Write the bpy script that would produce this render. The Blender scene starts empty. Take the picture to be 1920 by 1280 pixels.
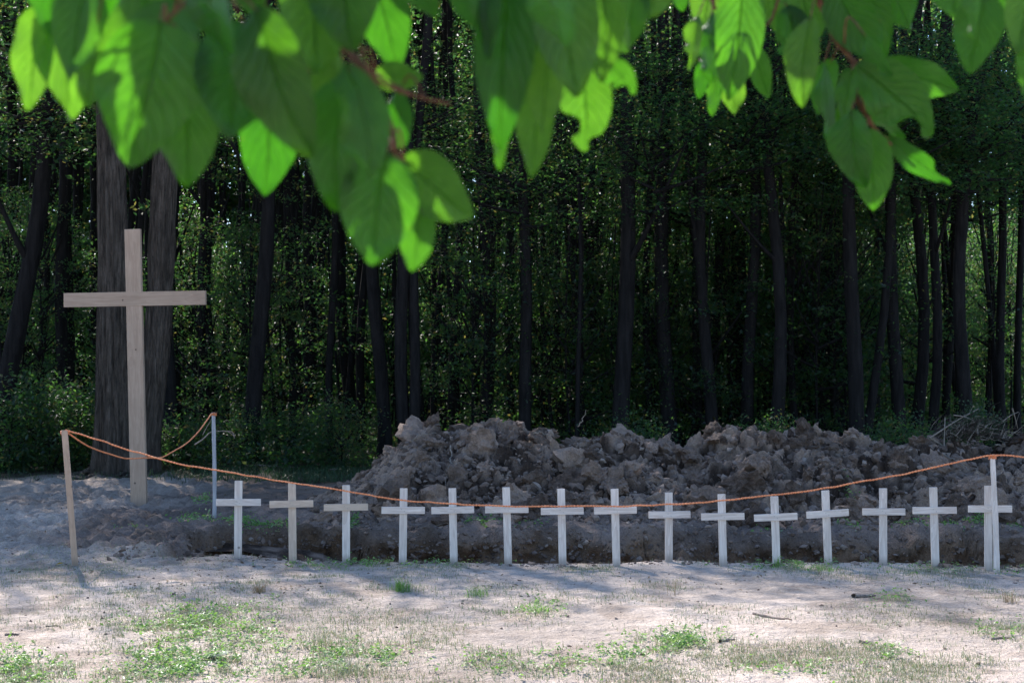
import bpy, math, random
import numpy as np
from mathutils import Vector, Matrix
rad = math.radians
random.seed(7)
RNG = np.random.default_rng(11)
S = bpy.context.scene
COL = S.collection

# ------------------------------------------------------------------ camera, sky, sun, exposure
F = 1920 * 50 / 36.0
PITCH = math.atan(60 / F)
H = 1.5
cd = bpy.data.cameras.new('camera'); cam = bpy.data.objects.new('camera', cd); COL.objects.link(cam)
cd.lens = 50; cd.sensor_width = 36; cd.clip_end = 2000; cd.clip_start = 0.05
cam.location = (0, 0, H); cam.rotation_euler = (rad(90) + PITCH, 0, 0)
cd.dof.use_dof = True; cd.dof.focus_distance = 11.5; cd.dof.aperture_fstop = 6.3; cd.dof.aperture_blades = 9
S.camera = cam
SUN_EL, SUN_AZ = 44.0, -25.0
W = bpy.data.worlds.new('World'); S.world = W; W.use_nodes = True
wn = W.node_tree; sky = wn.nodes.new('ShaderNodeTexSky'); sky.sky_type = 'NISHITA'; sky.sun_disc = False
sky.sun_elevation = rad(SUN_EL); sky.sun_rotation = rad(SUN_AZ); sky.ozone_density = 3.0; sky.dust_density = .4
wn.nodes['Background'].inputs[1].default_value = 0.15
wn.links.new(sky.outputs[0], wn.nodes['Background'].inputs[0])
sd = bpy.data.lights.new('sun', 'SUN'); sun = bpy.data.objects.new('sun', sd); COL.objects.link(sun)
sd.energy = 5.0; sd.angle = rad(0.53); sd.color = (1.0, 0.92, 0.82)
sdir = Vector((math.sin(rad(SUN_AZ)) * math.cos(rad(SUN_EL)), math.cos(rad(SUN_AZ)) * math.cos(rad(SUN_EL)), math.sin(rad(SUN_EL))))
sun.rotation_euler = sdir.to_track_quat('Z', 'Y').to_euler(); sun.location = sdir * 60
S.view_settings.view_transform = 'Standard'; S.view_settings.look = 'None'
S.view_settings.gamma = 1; S.view_settings.exposure = 0.88; S.view_settings.use_curve_mapping = False
S.view_settings.use_white_balance = True; S.view_settings.white_balance_temperature = 6200; S.view_settings.white_balance_tint = 11
S.render.engine = 'CYCLES'
S.cycles.max_bounces = 7; S.cycles.diffuse_bounces = 4; S.cycles.glossy_bounces = 2; S.cycles.transmission_bounces = 4
S.cycles.use_denoising = True; S.cycles.sample_clamp_indirect = 6
S.cycles.use_adaptive_sampling = True; S.cycles.adaptive_threshold = 0.015

# ------------------------------------------------------------------ placing: a pixel of the 1920x1280 view at a distance Y
cp, sp_ = math.cos(PITCH), math.sin(PITCH)
def at(px, py, Y):
    r = (px - 960) / F; u = (640 - py) / F
    k = Y / (cp - u * sp_)
    return Vector((r * k, Y, H + (sp_ + u * cp) * k))
def gd(py, z=0.0):
    u = (640 - py) / F
    s = -(sp_ + u * cp) / (cp - u * sp_)
    return (H - z) / s
def gp(px, py):
    return at(px, py, gd(py))

# ------------------------------------------------------------------ noise
def _h(ix, iy, s=0):
    n = (ix.astype(np.int64) * 374761393 + iy.astype(np.int64) * 668265263 + s * 974711) & 0xffffffff
    n = ((n ^ (n >> 13)) * 1274126177) & 0xffffffff
    return ((n ^ (n >> 16)) & 0xffffff) / float(0xffffff)
def vn(x, y, s=0):
    ix = np.floor(x); iy = np.floor(y); fx = x - ix; fy = y - iy
    fx = fx * fx * fx * (fx * (fx * 6 - 15) + 10); fy = fy * fy * fy * (fy * (fy * 6 - 15) + 10)
    a = _h(ix, iy, s); b = _h(ix + 1, iy, s); c = _h(ix, iy + 1, s); d = _h(ix + 1, iy + 1, s)
    return (a + (b - a) * fx) * (1 - fy) + (c + (d - c) * fx) * fy - 0.5
def fbm(x, y, o=4, s=0, g=0.5):
    x = np.asarray(x, float); y = np.asarray(y, float)
    r = 0; a = 1.0
    for i in range(o):
        r = r + a * vn(x * 2 ** i + 17.3 * i, y * 2 ** i - 9.1 * i, s + i); a *= g
    return r
def worley(x, y, s=0):
    ix = np.floor(x); iy = np.floor(y); d1 = np.full(x.shape, 9.0); d2 = d1.copy(); idv = np.zeros(x.shape)
    for i in (-1, 0, 1):
        for j in (-1, 0, 1):
            cx = ix + i; cy = iy + j
            d = np.hypot(cx + _h(cx, cy, s) - x, cy + _h(cx, cy, s + 5) - y)
            v = _h(cx, cy, s + 9)
            c = d < d1
            d2 = np.where(c, d1, np.minimum(d2, d)); idv = np.where(c, v, idv); d1 = np.where(c, d, d1)
    return d1, d2, idv
def ss(t):
    t = np.clip(t, 0, 1); return t * t * (3 - 2 * t)

# ------------------------------------------------------------------ mesh helpers
def mesh_np(name, V, polys, mats=(), smooth=False, midx=None, cols=None):
    V = np.asarray(V, np.float32); me = bpy.data.meshes.new(name)
    polys = [np.asarray(p, np.int32) for p in polys if len(p)]
    me.vertices.add(len(V)); me.vertices.foreach_set('co', V.ravel())
    nl = sum(p.size for p in polys); npol = sum(len(p) for p in polys)
    me.loops.add(nl); me.polygons.add(npol)
    me.loops.foreach_set('vertex_index', np.concatenate([p.ravel() for p in polys]))
    tot = np.concatenate([np.full(len(p), p.shape[1], np.int32) for p in polys])
    me.polygons.foreach_set('loop_start', np.concatenate([[0], np.cumsum(tot)[:-1]]).astype(np.int32))
    for m in mats: me.materials.append(m)
    if midx is not None: me.polygons.foreach_set('material_index', np.asarray(midx, np.int32))
    me.polygons.foreach_set('use_smooth', np.full(npol, smooth, bool))
    if cols is not None:
        a = me.color_attributes.new('soil', 'FLOAT_COLOR', 'POINT')
        a.data.foreach_set('color', np.concatenate([cols, np.ones((len(cols), 1))], 1).astype(np.float32).ravel())
    me.update(calc_edges=True); me.validate()
    return me
class Acc:
    def __init__(s): s.V = []; s.P = {}; s.n = 0
    def add(s, V, P, m=0):
        V = np.asarray(V, float); P = np.asarray(P, int)
        s.V.append(V); s.P.setdefault((P.shape[1], m), []).append(P + s.n); s.n += len(V)
    def mesh(s, name, mats, smooth=False):
        polys = []; mi = []
        for (k, m), l in s.P.items():
            p = np.concatenate(l); polys.append(p); mi.append(np.full(len(p), m))
        return mesh_np(name, np.concatenate(s.V), polys, mats, smooth, np.concatenate(mi))
def ob(name, me, parent=None, loc=None, **kw):
    o = bpy.data.objects.new(name, me); COL.objects.link(o)
    if parent: o.parent = parent
    if loc is not None: o.location = loc
    for k, v in kw.items(): o[k] = v
    return o
def thing(name, label, cat, loc=(0, 0, 0), group=None):
    o = ob(name, None, None, loc, label=label, category=cat); o.empty_display_size = .1
    if group: o['group'] = group
    return o
def tube(path, radii, n=8, jit=0.0, rng=RNG, cap=True):
    P = np.asarray(path, float); m = len(P); R = np.broadcast_to(np.asarray(radii, float), (m,))
    T = np.gradient(P, axis=0); T /= np.linalg.norm(T, axis=1)[:, None] + 1e-9
    up = np.array([0, 0, 1.0]) if abs(T[m // 2][2]) < .8 else np.array([1.0, 0, 0])
    A = np.cross(T, up); A /= np.linalg.norm(A, axis=1)[:, None] + 1e-9; B = np.cross(T, A)
    th = np.arange(n) / n * 2 * math.pi
    rr = R[:, None] * (1 + jit * rng.uniform(-1, 1, (m, n)))
    V = P[:, None] + rr[..., None] * (np.cos(th)[None, :, None] * A[:, None] + np.sin(th)[None, :, None] * B[:, None])
    V = V.reshape(-1, 3)
    i = np.arange(m - 1)[:, None] * n; j = np.arange(n)[None, :]; k = (j + 1) % n
    Q = np.stack([i + j, i + k, i + n + k, i + n + j], -1).reshape(-1, 4)
    return V, Q
def smooth_path(pts, n):
    P = np.array([list(p) for p in pts], float)
    if len(P) < 3: return np.linspace(P[0], P[-1], n)
    t = np.linspace(0, len(P) - 1, n); P = np.vstack([2 * P[0] - P[1], P, 2 * P[-1] - P[-2]])
    out = []
    for u in t:
        i = min(int(u), len(P) - 4); f = u - i; a, b, c, d = P[i:i + 4]
        out.append(.5 * (2 * b + (c - a) * f + (2 * a - 5 * b + 4 * c - d) * f * f + (3 * b - a - 3 * c + d) * f ** 3))
    return np.array(out)
def box(sx, sy, sz, c=(0, 0, 0), bev=0.0015):
    """bevelled board centred on c"""
    x, y, z = sx / 2, sy / 2, sz / 2; b = min(bev, x * .4, y * .4, z * .4)
    V = []
    for X in (-1, 1):
        for Y in (-1, 1):
            for Z in (-1, 1):
                V += [(X * (x - b), Y * (y - b), Z * z), (X * (x - b), Y * y, Z * (z - b)), (X * x, Y * (y - b), Z * (z - b))]
    import bmesh
    bm = bmesh.new(); vs = [bm.verts.new((v[0] + c[0], v[1] + c[1], v[2] + c[2])) for v in V]
    bmesh.ops.convex_hull(bm, input=vs); bmesh.ops.dissolve_limit(bm, angle_limit=.01, verts=bm.verts, edges=bm.edges)
    return bm
def bm_mesh(name, bm, mat):
    me = bpy.data.meshes.new(name); bm.to_mesh(me); bm.free(); me.materials.append(mat); return me

# ------------------------------------------------------------------ materials
def newmat(name):
    m = bpy.data.materials.new(name); m.use_nodes = True; nt = m.node_tree
    return m, nt, nt.nodes['Principled BSDF'], nt.nodes['Material Output']
def N(nt, t, **kw):
    n = nt.nodes.new(t)
    for k, v in kw.items(): setattr(n, k, v)
    return n
def noise(nt, vec, scale, detail=6, rough=.6, dist=0):
    n = N(nt, 'ShaderNodeTexNoise'); n.inputs['Scale'].default_value = scale; n.inputs['Detail'].default_value = detail
    n.inputs['Roughness'].default_value = rough; n.inputs['Distortion'].default_value = dist
    if vec is not None: nt.links.new(vec, n.inputs['Vector'])
    return n.outputs['Fac']
def ramp(nt, fac, stops):
    r = N(nt, 'ShaderNodeValToRGB'); e = r.color_ramp.elements
    while len(e) < len(stops): e.new(.5)
    for i, (p, c) in enumerate(stops): e[i].position = p; e[i].color = (*c, 1) if len(c) == 3 else c
    nt.links.new(fac, r.inputs[0]); return r.outputs[0]
def mixc(nt, fac, a, b, mode='MIX'):
    m = N(nt, 'ShaderNodeMix', data_type='RGBA', blend_type=mode)
    for s, v in ((m.inputs[0], fac), (m.inputs[6], a), (m.inputs[7], b)):
        if isinstance(v, (int, float)): s.default_value = v
        elif isinstance(v, tuple): s.default_value = (*v, 1)
        else: nt.links.new(v, s)
    return m.outputs[2]
def mth(nt, op, a, b=None, c=None):
    m = N(nt, 'ShaderNodeMath', operation=op)
    for i, v in enumerate((a, b, c)):
        if v is None: continue
        if isinstance(v, (int, float)): m.inputs[i].default_value = v
        else: nt.links.new(v, m.inputs[i])
    return m.outputs[0]
def bump(nt, h, dist, strength=1.0, nrm=None):
    b = N(nt, 'ShaderNodeBump'); b.inputs['Distance'].default_value = dist; b.inputs['Strength'].default_value = strength
    nt.links.new(h, b.inputs['Height'])
    if nrm: nt.links.new(nrm, b.inputs['Normal'])
    return b.outputs[0]
def objco(nt): return N(nt, 'ShaderNodeTexCoord').outputs['Object']
def mapping(nt, v, sc):
    m = N(nt, 'ShaderNodeMapping'); m.inputs['Scale'].default_value = sc; nt.links.new(v, m.inputs[0]); return m.outputs[0]

def soil_mat(name, attr=True, base=((.2, .16, .14), (.36, .3, .27))):
    m, nt, p, o = newmat(name); L = nt.links
    pos = N(nt, 'ShaderNodeNewGeometry').outputs['Position']
    n1 = noise(nt, pos, 9, 8, .65); n2 = noise(nt, pos, 70, 4, .6); n3 = noise(nt, pos, 2.2, 3)
    if attr:
        a = N(nt, 'ShaderNodeAttribute'); a.attribute_name = 'soil'; c = a.outputs['Color']
    else:
        isl = N(nt, 'ShaderNodeObjectInfo').outputs['Random']
        c = ramp(nt, mth(nt, 'ADD', mth(nt, 'MULTIPLY', isl, .5), mth(nt, 'MULTIPLY', n1, .5)), [(.25, base[0]), (.75, base[1])])
    c = mixc(nt, .8, c, ramp(nt, n1, [(.3, (.68, .66, .64)), (.7, (1.2, 1.2, 1.2))]), 'MULTIPLY')
    c = mixc(nt, .6, c, ramp(nt, n2, [(.35, (.72, .7, .68)), (.65, (1.18, 1.18, 1.18))]), 'MULTIPLY')
    L.new(c, p.inputs['Base Color']); p.inputs['Roughness'].default_value = .93; p.inputs['Specular IOR Level'].default_value = .25
    b = bump(nt, n1, .07, 1.0); b = bump(nt, n2, .012, 1.0, b)
    vo = N(nt, 'ShaderNodeTexVoronoi'); vo.inputs['Scale'].default_value = 34; L.new(pos, vo.inputs['Vector'])
    b = bump(nt, vo.outputs['Distance'], .012, .5, b)
    L.new(b, p.inputs['Normal']); return m
M_GROUND = soil_mat('sandy_soil'); M_CLOD = soil_mat('clod_soil', False, ((.085, .058, .043), (.38, .28, .22)))

def leaf_mat(name, cols, tr, rough=.42, trw=.45, spec=.5):
    m, nt, p, o = newmat(name); L = nt.links
    g = N(nt, 'ShaderNodeNewGeometry').outputs['Random Per Island']
    oi = N(nt, 'ShaderNodeObjectInfo').outputs['Random']
    f = mth(nt, 'FRACT', mth(nt, 'ADD', g, mth(nt, 'MULTIPLY', oi, .35)))
    k = len(cols)
    c = ramp(nt, f, [(i / (k - 1), cols[i]) for i in range(k)])
    t = ramp(nt, f, [(i / (k - 1), tr[i]) for i in range(k)])
    L.new(c, p.inputs['Base Color']); p.inputs['Roughness'].default_value = rough; p.inputs['Specular IOR Level'].default_value = spec
    tb = N(nt, 'ShaderNodeBsdfTranslucent'); L.new(t, tb.inputs[0])
    mx = N(nt, 'ShaderNodeMixShader'); mx.inputs[0].default_value = trw
    L.new(p.outputs[0], mx.inputs[1]); L.new(tb.outputs[0], mx.inputs[2]); L.new(mx.outputs[0], o.inputs['Surface']); return m
G1 = [(.008, .020, .013), (.013, .030, .014), (.018, .034, .022), (.009, .025, .017), (.03, .028, .012)]
T1 = [(.09, .28, .05), (.26, .56, .08), (.11, .30, .08), (.08, .23, .07), (.40, .36, .08)]
M_LEAF = leaf_mat('forest_leaf', G1, T1, .45, .42, .5)
M_LEAFW = leaf_mat('weed_leaf', [(.09, .20, .05), (.16, .30, .08), (.25, .33, .19)], [(.20, .45, .06), (.32, .55, .09), (.3, .42, .16)], .45, .4)
M_GRASS = leaf_mat('grass_blade', [(.17, .24, .13), (.36, .33, .22), (.24, .31, .18), (.5, .45, .34), (.20, .29, .17)],
                   [(.1, .2, .05), (.25, .22, .1), (.15, .25, .06), (.3, .25, .14), (.12, .2, .06)], .6, .3)
M_STRAW = leaf_mat('dry_straw', [(.4, .3, .17), (.3, .2, .11), (.45, .38, .25)], [(.3, .2, .1), (.2, .14, .07), (.3, .24, .14)], .6, .25)
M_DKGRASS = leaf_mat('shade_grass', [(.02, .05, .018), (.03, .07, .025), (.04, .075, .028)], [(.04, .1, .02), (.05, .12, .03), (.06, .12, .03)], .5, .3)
M_SILVER = leaf_mat('grey_green_needles', [(.22, .32, .27), (.3, .38, .33)], [(.15, .22, .14), (.2, .26, .18)], .5, .25)

def big_leaf_mat():
    m, nt, p, o = newmat('branch_leaf'); L = nt.links
    gen = N(nt, 'ShaderNodeUVMap').outputs[0]
    sep = N(nt, 'ShaderNodeSeparateXYZ'); L.new(gen, sep.inputs[0]); x, y = sep.outputs[0], sep.outputs[1]
    ax = mth(nt, 'ABSOLUTE', mth(nt, 'SUBTRACT', x, .5))
    mid = mth(nt, 'SMOOTH_MIN', mth(nt, 'MULTIPLY', ax, 32), 1, .3)
    ph = mth(nt, 'FRACT', mth(nt, 'ADD', mth(nt, 'MULTIPLY', y, 8.5), mth(nt, 'ADD', mth(nt, 'MULTIPLY', ax, -6), mth(nt, 'MULTIPLY', noise(nt, gen, 4, 3), 1.1))))
    sv = mth(nt, 'MINIMUM', mth(nt, 'MULTIPLY', mth(nt, 'ABSOLUTE', mth(nt, 'SUBTRACT', ph, .5)), 7), 1)
    v = mth(nt, 'MULTIPLY', mid, mth(nt, 'ADD', mth(nt, 'MULTIPLY', sv, .30), .70))
    oc = objco(nt); nz = noise(nt, oc, 6, 4); fine = noise(nt, oc, 60, 3)
    oi = N(nt, 'ShaderNodeObjectInfo').outputs['Random']
    body = ramp(nt, oi, [(0, (.006, .026, .004)), (.5, (.012, .042, .007)), (1, (.028, .060, .015))])
    body = mixc(nt, .8, body, ramp(nt, nz, [(.35, (.75, .8, .7)), (.65, (1.2, 1.15, 1.2))]), 'MULTIPLY')
    c = mixc(nt, v, (.06, .13, .03), body)
    tc = ramp(nt, oi, [(0, (.06, .30, .006)), (.5, (.12, .42, .012)), (1, (.20, .50, .02))])
    tc = mixc(nt, .6, tc, ramp(nt, fine, [(.3, (.8, .8, .8)), (.7, (1.12, 1.12, 1.12))]), 'MULTIPLY')
    tc = mixc(nt, v, (.05, .20, .012), tc); tc = mixc(nt, .7, tc, ramp(nt, nz, [(.3, (.7, .78, .7)), (.7, (1.2, 1.1, 1.2))]), 'MULTIPLY')
    spot = ramp(nt, noise(nt, oc, 5.5, 3), [(.69, (0, 0, 0)), (.72, (1, 1, 1))]); tc = mixc(nt, mth(nt, 'MULTIPLY', spot, .6), tc, (.3, .16, .04))
    c = mixc(nt, mth(nt, 'MULTIPLY', spot, .5), c, (.25, .13, .04)); 
    L.new(c, p.inputs['Base Color']); p.inputs['Roughness'].default_value = .36; p.inputs['Specular IOR Level'].default_value = .5
    b = bump(nt, v, .004, .9); b = bump(nt, fine, .0015, .5, b); L.new(b, p.inputs['Normal'])
    tb = N(nt, 'ShaderNodeBsdfTranslucent'); L.new(tc, tb.inputs[0]); L.new(b, tb.inputs['Normal'])
    mx = N(nt, 'ShaderNodeMixShader'); mx.inputs[0].default_value = .5
    L.new(p.outputs[0], mx.inputs[1]); L.new(tb.outputs[0], mx.inputs[2]); L.new(mx.outputs[0], o.inputs['Surface']); return m
M_BLEAF = big_leaf_mat()

def bark_mat(name, c0, c1, sc=(14, 14, 2.2), d=.03):
    m, nt, p, o = newmat(name); L = nt.links
    pos = N(nt, 'ShaderNodeNewGeometry').outputs['Position']
    v = mapping(nt, pos, sc); n1 = noise(nt, v, 1.0, 7, .62, .4); n2 = noise(nt, pos, 30, 4)
    c = ramp(nt, n1, [(.33, c0), (.66, c1)])
    c = mixc(nt, .5, c, ramp(nt, n2, [(.3, (.7, .7, .7)), (.7, (1.25, 1.25, 1.25))]), 'MULTIPLY')
    L.new(c, p.inputs['Base Color']); p.inputs['Roughness'].default_value = .85; p.inputs['Specular IOR Level'].default_value = .15
    L.new(bump(nt, n1, d, 1.0), p.inputs['Normal']); return m
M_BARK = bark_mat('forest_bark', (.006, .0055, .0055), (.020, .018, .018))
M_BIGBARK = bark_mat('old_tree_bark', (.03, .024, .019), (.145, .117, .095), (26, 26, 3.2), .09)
M_TWIG = bark_mat('young_twig_bark', (.10, .045, .025), (.2, .1, .055), (60, 60, 60), .001)
M_ROOT = bark_mat('dry_root', (.17, .14, .11), (.33, .28, .23), (40, 40, 40), .002)
M_STICK = bark_mat('dry_stick', (.2, .15, .12), (.42, .34, .28), (40, 40, 40), .002)

def wood_mat(name, c0, c1, axis='Z', ring=1.0):
    m, nt, p, o = newmat(name); L = nt.links
    oc = objco(nt); oi = N(nt, 'ShaderNodeObjectInfo').outputs['Random']
    off = N(nt, 'ShaderNodeVectorMath', operation='ADD'); L.new(oc, off.inputs[0])
    cx = N(nt, 'ShaderNodeCombineXYZ'); 
    for i in range(3): L.new(mth(nt, 'MULTIPLY', oi, 31.7 + i * 7), cx.inputs[i])
    L.new(cx.outputs[0], off.inputs[1]); v = off.outputs[0]
    s = (46, 46, 3.0) if axis == 'Z' else (3.0, 46, 46)
    g = noise(nt, mapping(nt, v, s), ring, 5, .6, .8)
    g2 = noise(nt, mapping(nt, v, (9, 9, 1.2) if axis == 'Z' else (1.2, 9, 9)), 1.0, 3, .5, 2.0)
    g = mth(nt, 'ADD', mth(nt, 'MULTIPLY', g, .8), mth(nt, 'MULTIPLY', mth(nt, 'FRACT', mth(nt, 'MULTIPLY', g2, 5)), .16))
    kn = N(nt, 'ShaderNodeTexVoronoi'); kn.inputs['Scale'].default_value = 5.0; L.new(v, kn.inputs['Vector'])
    k = ramp(nt, kn.outputs['Distance'], [(.045, (0, 0, 0)), (.075, (1, 1, 1))])
    big = noise(nt, v, 3, 3)
    c = ramp(nt, g, [(.36, c0), (.60, c1)])
    c = mixc(nt, .55, c, ramp(nt, big, [(.3, (.82, .8, .78)), (.7, (1.1, 1.1, 1.1))]), 'MULTIPLY')
    c = mixc(nt, k, tuple(x * .35 for x in c0), c)
    if axis == 'Z':
        sz = N(nt, 'ShaderNodeSeparateXYZ'); L.new(oc, sz.inputs[0]); dirt = ramp(nt, mth(nt, 'ADD', mth(nt, 'MULTIPLY', sz.outputs[2], 6), mth(nt, 'MULTIPLY', big, .9)), [(.45, (.6, .6, .6)), (.9, (0, 0, 0))]); c = mixc(nt, dirt, c, (.25, .19, .15))
    L.new(c, p.inputs['Base Color']); p.inputs['Roughness'].default_value = .75; p.inputs['Specular IOR Level'].default_value = .3
    L.new(bump(nt, g, .0015, .7), p.inputs['Normal']); return m
PALE = ((.62, .535, .475), (.80, .725, .66)); TAN = ((.52, .41, .32), (.66, .545, .44))
M_WZ = wood_mat('pale_wood_upright', *PALE, 'Z'); M_WX = wood_mat('pale_wood_bar', *PALE, 'X')
M_TZ = wood_mat('tan_wood_upright', *TAN, 'Z'); M_TX = wood_mat('tan_wood_bar', *TAN, 'X')
BIGT = ((.43, .30, .215), (.51, .37, .27))
M_BZ = wood_mat('big_cross_upright', *BIGT, 'Z', .8); M_BX = wood_mat('big_cross_bar', *BIGT, 'X', .8)
M_GREYW = wood_mat('grey_stake_wood', (.36, .35, .36), (.5, .49, .5), 'Z')
m, nt, p, o = newmat('orange_twine'); nz = noise(nt, objco(nt), 110, 3)
nt.links.new(ramp(nt, nz, [(.35, (.62, .15, .045)), (.62, (.98, .40, .18))]), p.inputs['Base Color']); p.inputs['Roughness'].default_value = .6; M_TWINE = m
m, nt, p, o = newmat('steel_nail'); p.inputs['Base Color'].default_value = (.25, .25, .27, 1); p.inputs['Metallic'].default_value = .9; p.inputs['Roughness'].default_value = .45; M_NAIL = m

# ------------------------------------------------------------------ ground: one sheet with the pit dug in it
XY = lambda l: (np.array([gp(a, b).x for a, b in l]), np.array([gp(a, b).y for a, b in l]))
FE = XY([(270, 1046), (330, 1050), (446, 1042), (549, 1050), (650, 1052), (755, 1054), (851, 1055), (953, 1057), (1055, 1057), (1156, 1057), (1254, 1049),
         (1356, 1055), (1456, 1054), (1553, 1053), (1656, 1053), (1754, 1057), (1853, 1062), (1990, 1063)])
BE = XY([(270, 1040), (300, 1030), (340, 1016), (420, 1002), (550, 996), (700, 1004), (900, 1003), (1100, 1000), (1280, 1003), (1500, 1003), (1700, 1000), (1920, 1012)])
def pit_depth(x, y):
    n = .07 * fbm(x * 2.2, y * 2.2, 4, 3); n2 = .16 * fbm(x * 1.3, y * 1.3 + 9, 4, 7)
    yf = np.interp(x, *FE); yb = np.interp(x, *BE)
    f = (y - yf - .02 + n * .35) / .05
    b = (yb - y + n2 + n) / .30
    l = (x - FE[0][0] - .05 + n2) / .9
    r = (6.0 - x + n2) / .3
    t = np.minimum(np.minimum(f, b), np.minimum(l, r))
    return np.clip(t, 0, 1) ** .8
def hgt(x, y):
    x = np.asarray(x, float); y = np.asarray(y, float)
    near = np.exp(-((y - 12) / 14) ** 2)
    z = .05 * fbm(x * .35, y * .35, 3, 1) + (.022 * fbm(x * 1.7, y * 1.7, 5, 2) + .020 * np.abs(fbm(x * 5, y * 5, 3, 4)) + .008 * fbm(x * 15, y * 15, 2, 6)) * near
    yf = np.interp(x, *FE); yb = np.interp(x, *BE)
    inx = ss((x - FE[0][0] + .6) / .8)
    z = z * (1 - .85 * np.exp(-((y - yf) / .5) ** 2) * inx)
    d = pit_depth(x, y)
    d1, d2, iv = worley(x * 4.2, y * 4.2, 21); e1, e2, ev = worley(x * 11, y * 11, 22)
    rough = ss((y - yf - .05) / .1) * inx * ss((x - FE[0][0] + .9) / .9)
    foot = rough * np.exp(-np.clip((y - 15.2) / 1.5, 0, 9) ** 2)
    z = z + foot * (.07 * (.5 - d1) + .10 * (iv - .4) * np.clip(d2 - d1, 0, .25) * 4 * .5 + .028 * (.5 - e1))
    # soil spilled on the far lip, a low bank that runs up to the heap
    z = z + inx * .10 * ss((y - yb + .25) / .6) * np.exp(-np.clip((y - 14.6) / 1.2, 0, 9) ** 2) * (.5 + fbm(x * .9, y * .9, 3, 8))
    # churned lumps left of the pit
    lm = np.exp(-((x + 3.35) / .9) ** 2 - ((y - 12.1) / .8) ** 2)
    z = z + lm * (.05 + .09 * (.5 - d1) + .05 * (.5 - e1))
    # uneven dirt beyond, towards the wood
    fl = ss((y - 11.4) / 1.8) * (1 - inx)
    z = z + fl * (.13 * (.5 - d1) * iv + .06 * (.5 - e1) + .09 * fbm(x * 2.4, y * 4.5, 4, 44)) * np.exp(-np.clip((y - 20) / 3, 0, 9) ** 2)
    z = z - d * (1.0 - .25 * rough * (.5 - d1) - .1 * ev)
    # wavy shape of the far wall
    return z
def graded(lo, hi, fine, lo2, hi2, g=1.13):
    a = list(np.arange(lo, hi, fine)); s = fine; x = hi
    while x < hi2: a.append(x); s *= g; x += s
    a.append(hi2); s = fine; x = lo - fine; b = []
    while x > lo2: b.append(x); s *= g; x -= s
    b.append(lo2); return np.array(b[::-1] + a)
gx = graded(-5.6, 5.8, .024, -500, 500); gy = np.concatenate([graded(6.6, 12.3, .02, -200, 12.3)[:-1], np.arange(12.3, 13.9, .011), graded(13.9, 14.6, .02, 13.9, 900, 1.07)]); gy = np.unique(np.round(gy, 5))
X, Y = np.meshgrid(gx, gy); Z = hgt(X, Y)
nx, ny = len(gx), len(gy)
i = np.arange(ny - 1)[:, None] * nx; j = np.arange(nx - 1)[None, :]
Q = np.stack([i + j, i + j + 1, i + nx + j + 1, i + nx + j], -1).reshape(-1, 4)
D = pit_depth(X, Y); WV = ss(D * 6) * ss((Y - np.interp(X, *FE) - .3) / .3) * ss((X - FE[0][0] - .7) / .6)
w1, w2, wi = worley(X * 3.3, Z * 5, 300); w3, w4, wj = worley(X * 9, Z * 12, 301)
YD = Y + WV * (.34 * fbm(X * 1.6, Z * 1.5, 4, 302) + .16 * (w1 - .5) + .08 * (w3 - .5)); XD = X + WV * .02 * fbm(X * 6, Z * 6, 3, 303)
yfX = np.interp(X, *FE)
def c3(a): return np.array(a, float)
n1 = fbm(X * .8, Y * .8, 4, 31) + .5; n2 = fbm(X * 3, Y * 3, 4, 33) + .5
sand = c3((.60, .505, .435))[None, None] * (.82 + .36 * n1[..., None]) 
sand = sand * (1 - .25 * ss((n2 - .62) / .2)[..., None] * c3((.8, .9, 1))[None, None])
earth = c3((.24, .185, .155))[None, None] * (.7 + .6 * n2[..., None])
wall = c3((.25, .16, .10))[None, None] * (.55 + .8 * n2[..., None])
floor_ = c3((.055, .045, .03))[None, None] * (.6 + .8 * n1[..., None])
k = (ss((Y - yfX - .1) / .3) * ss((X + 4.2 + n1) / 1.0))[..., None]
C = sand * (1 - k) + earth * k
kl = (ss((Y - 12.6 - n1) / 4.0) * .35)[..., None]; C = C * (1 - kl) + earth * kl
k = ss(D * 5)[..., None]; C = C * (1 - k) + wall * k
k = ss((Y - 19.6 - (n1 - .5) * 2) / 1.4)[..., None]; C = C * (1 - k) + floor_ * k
k = (ss((18.3 - Y) / .1) * 0)[..., None]
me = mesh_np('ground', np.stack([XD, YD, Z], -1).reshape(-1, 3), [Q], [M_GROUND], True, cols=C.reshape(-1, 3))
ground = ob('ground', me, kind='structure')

# ------------------------------------------------------------------ heap of dug soil
RP = [(520, 950), (600, 918), (640, 905), (700, 868), (740, 838), (775, 808), (815, 800), (850, 806), (885, 800), (940, 806), (975, 800), (1020, 822), (1060, 828), (1110, 812), (1160, 824), (1210, 826),
      (1250, 842), (1300, 832), (1345, 820), (1400, 816), (1440, 826), (1480, 822), (1545, 818), (1600, 828), (1650, 832), (1700, 826), (1750, 822), (1800, 836), (1850, 838), (1880, 824), (1920, 828),
      (2050, 850), (2300, 870), (2450, 900)]
YR = 16.3
RX = np.array([at(a, b, YR).x for a, b in RP]); RZ = np.array([at(a, b, YR).z for a, b in RP]); RZ[-1] = -.1; RZ[0] = -.05
def mound(x, y):
    yb = np.interp(x, *BE); yf0 = yb + .55 + .3 * fbm(x * .9, x * 0 + 3, 3, 40)
    R = np.interp(x, RX, RZ)
    s = (y - yf0) / (YR - yf0); t = (y - YR) / 1.9
    prof = np.where(y < YR, np.clip(s, -1, 1) ** 1.0 * 1.0, 1 - np.clip(t, 0, 2) ** 1.6)
    prof = np.where(y < YR, np.sign(s) * np.abs(np.clip(s, -1, 1)) ** .82, prof)
    return R * prof
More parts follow.
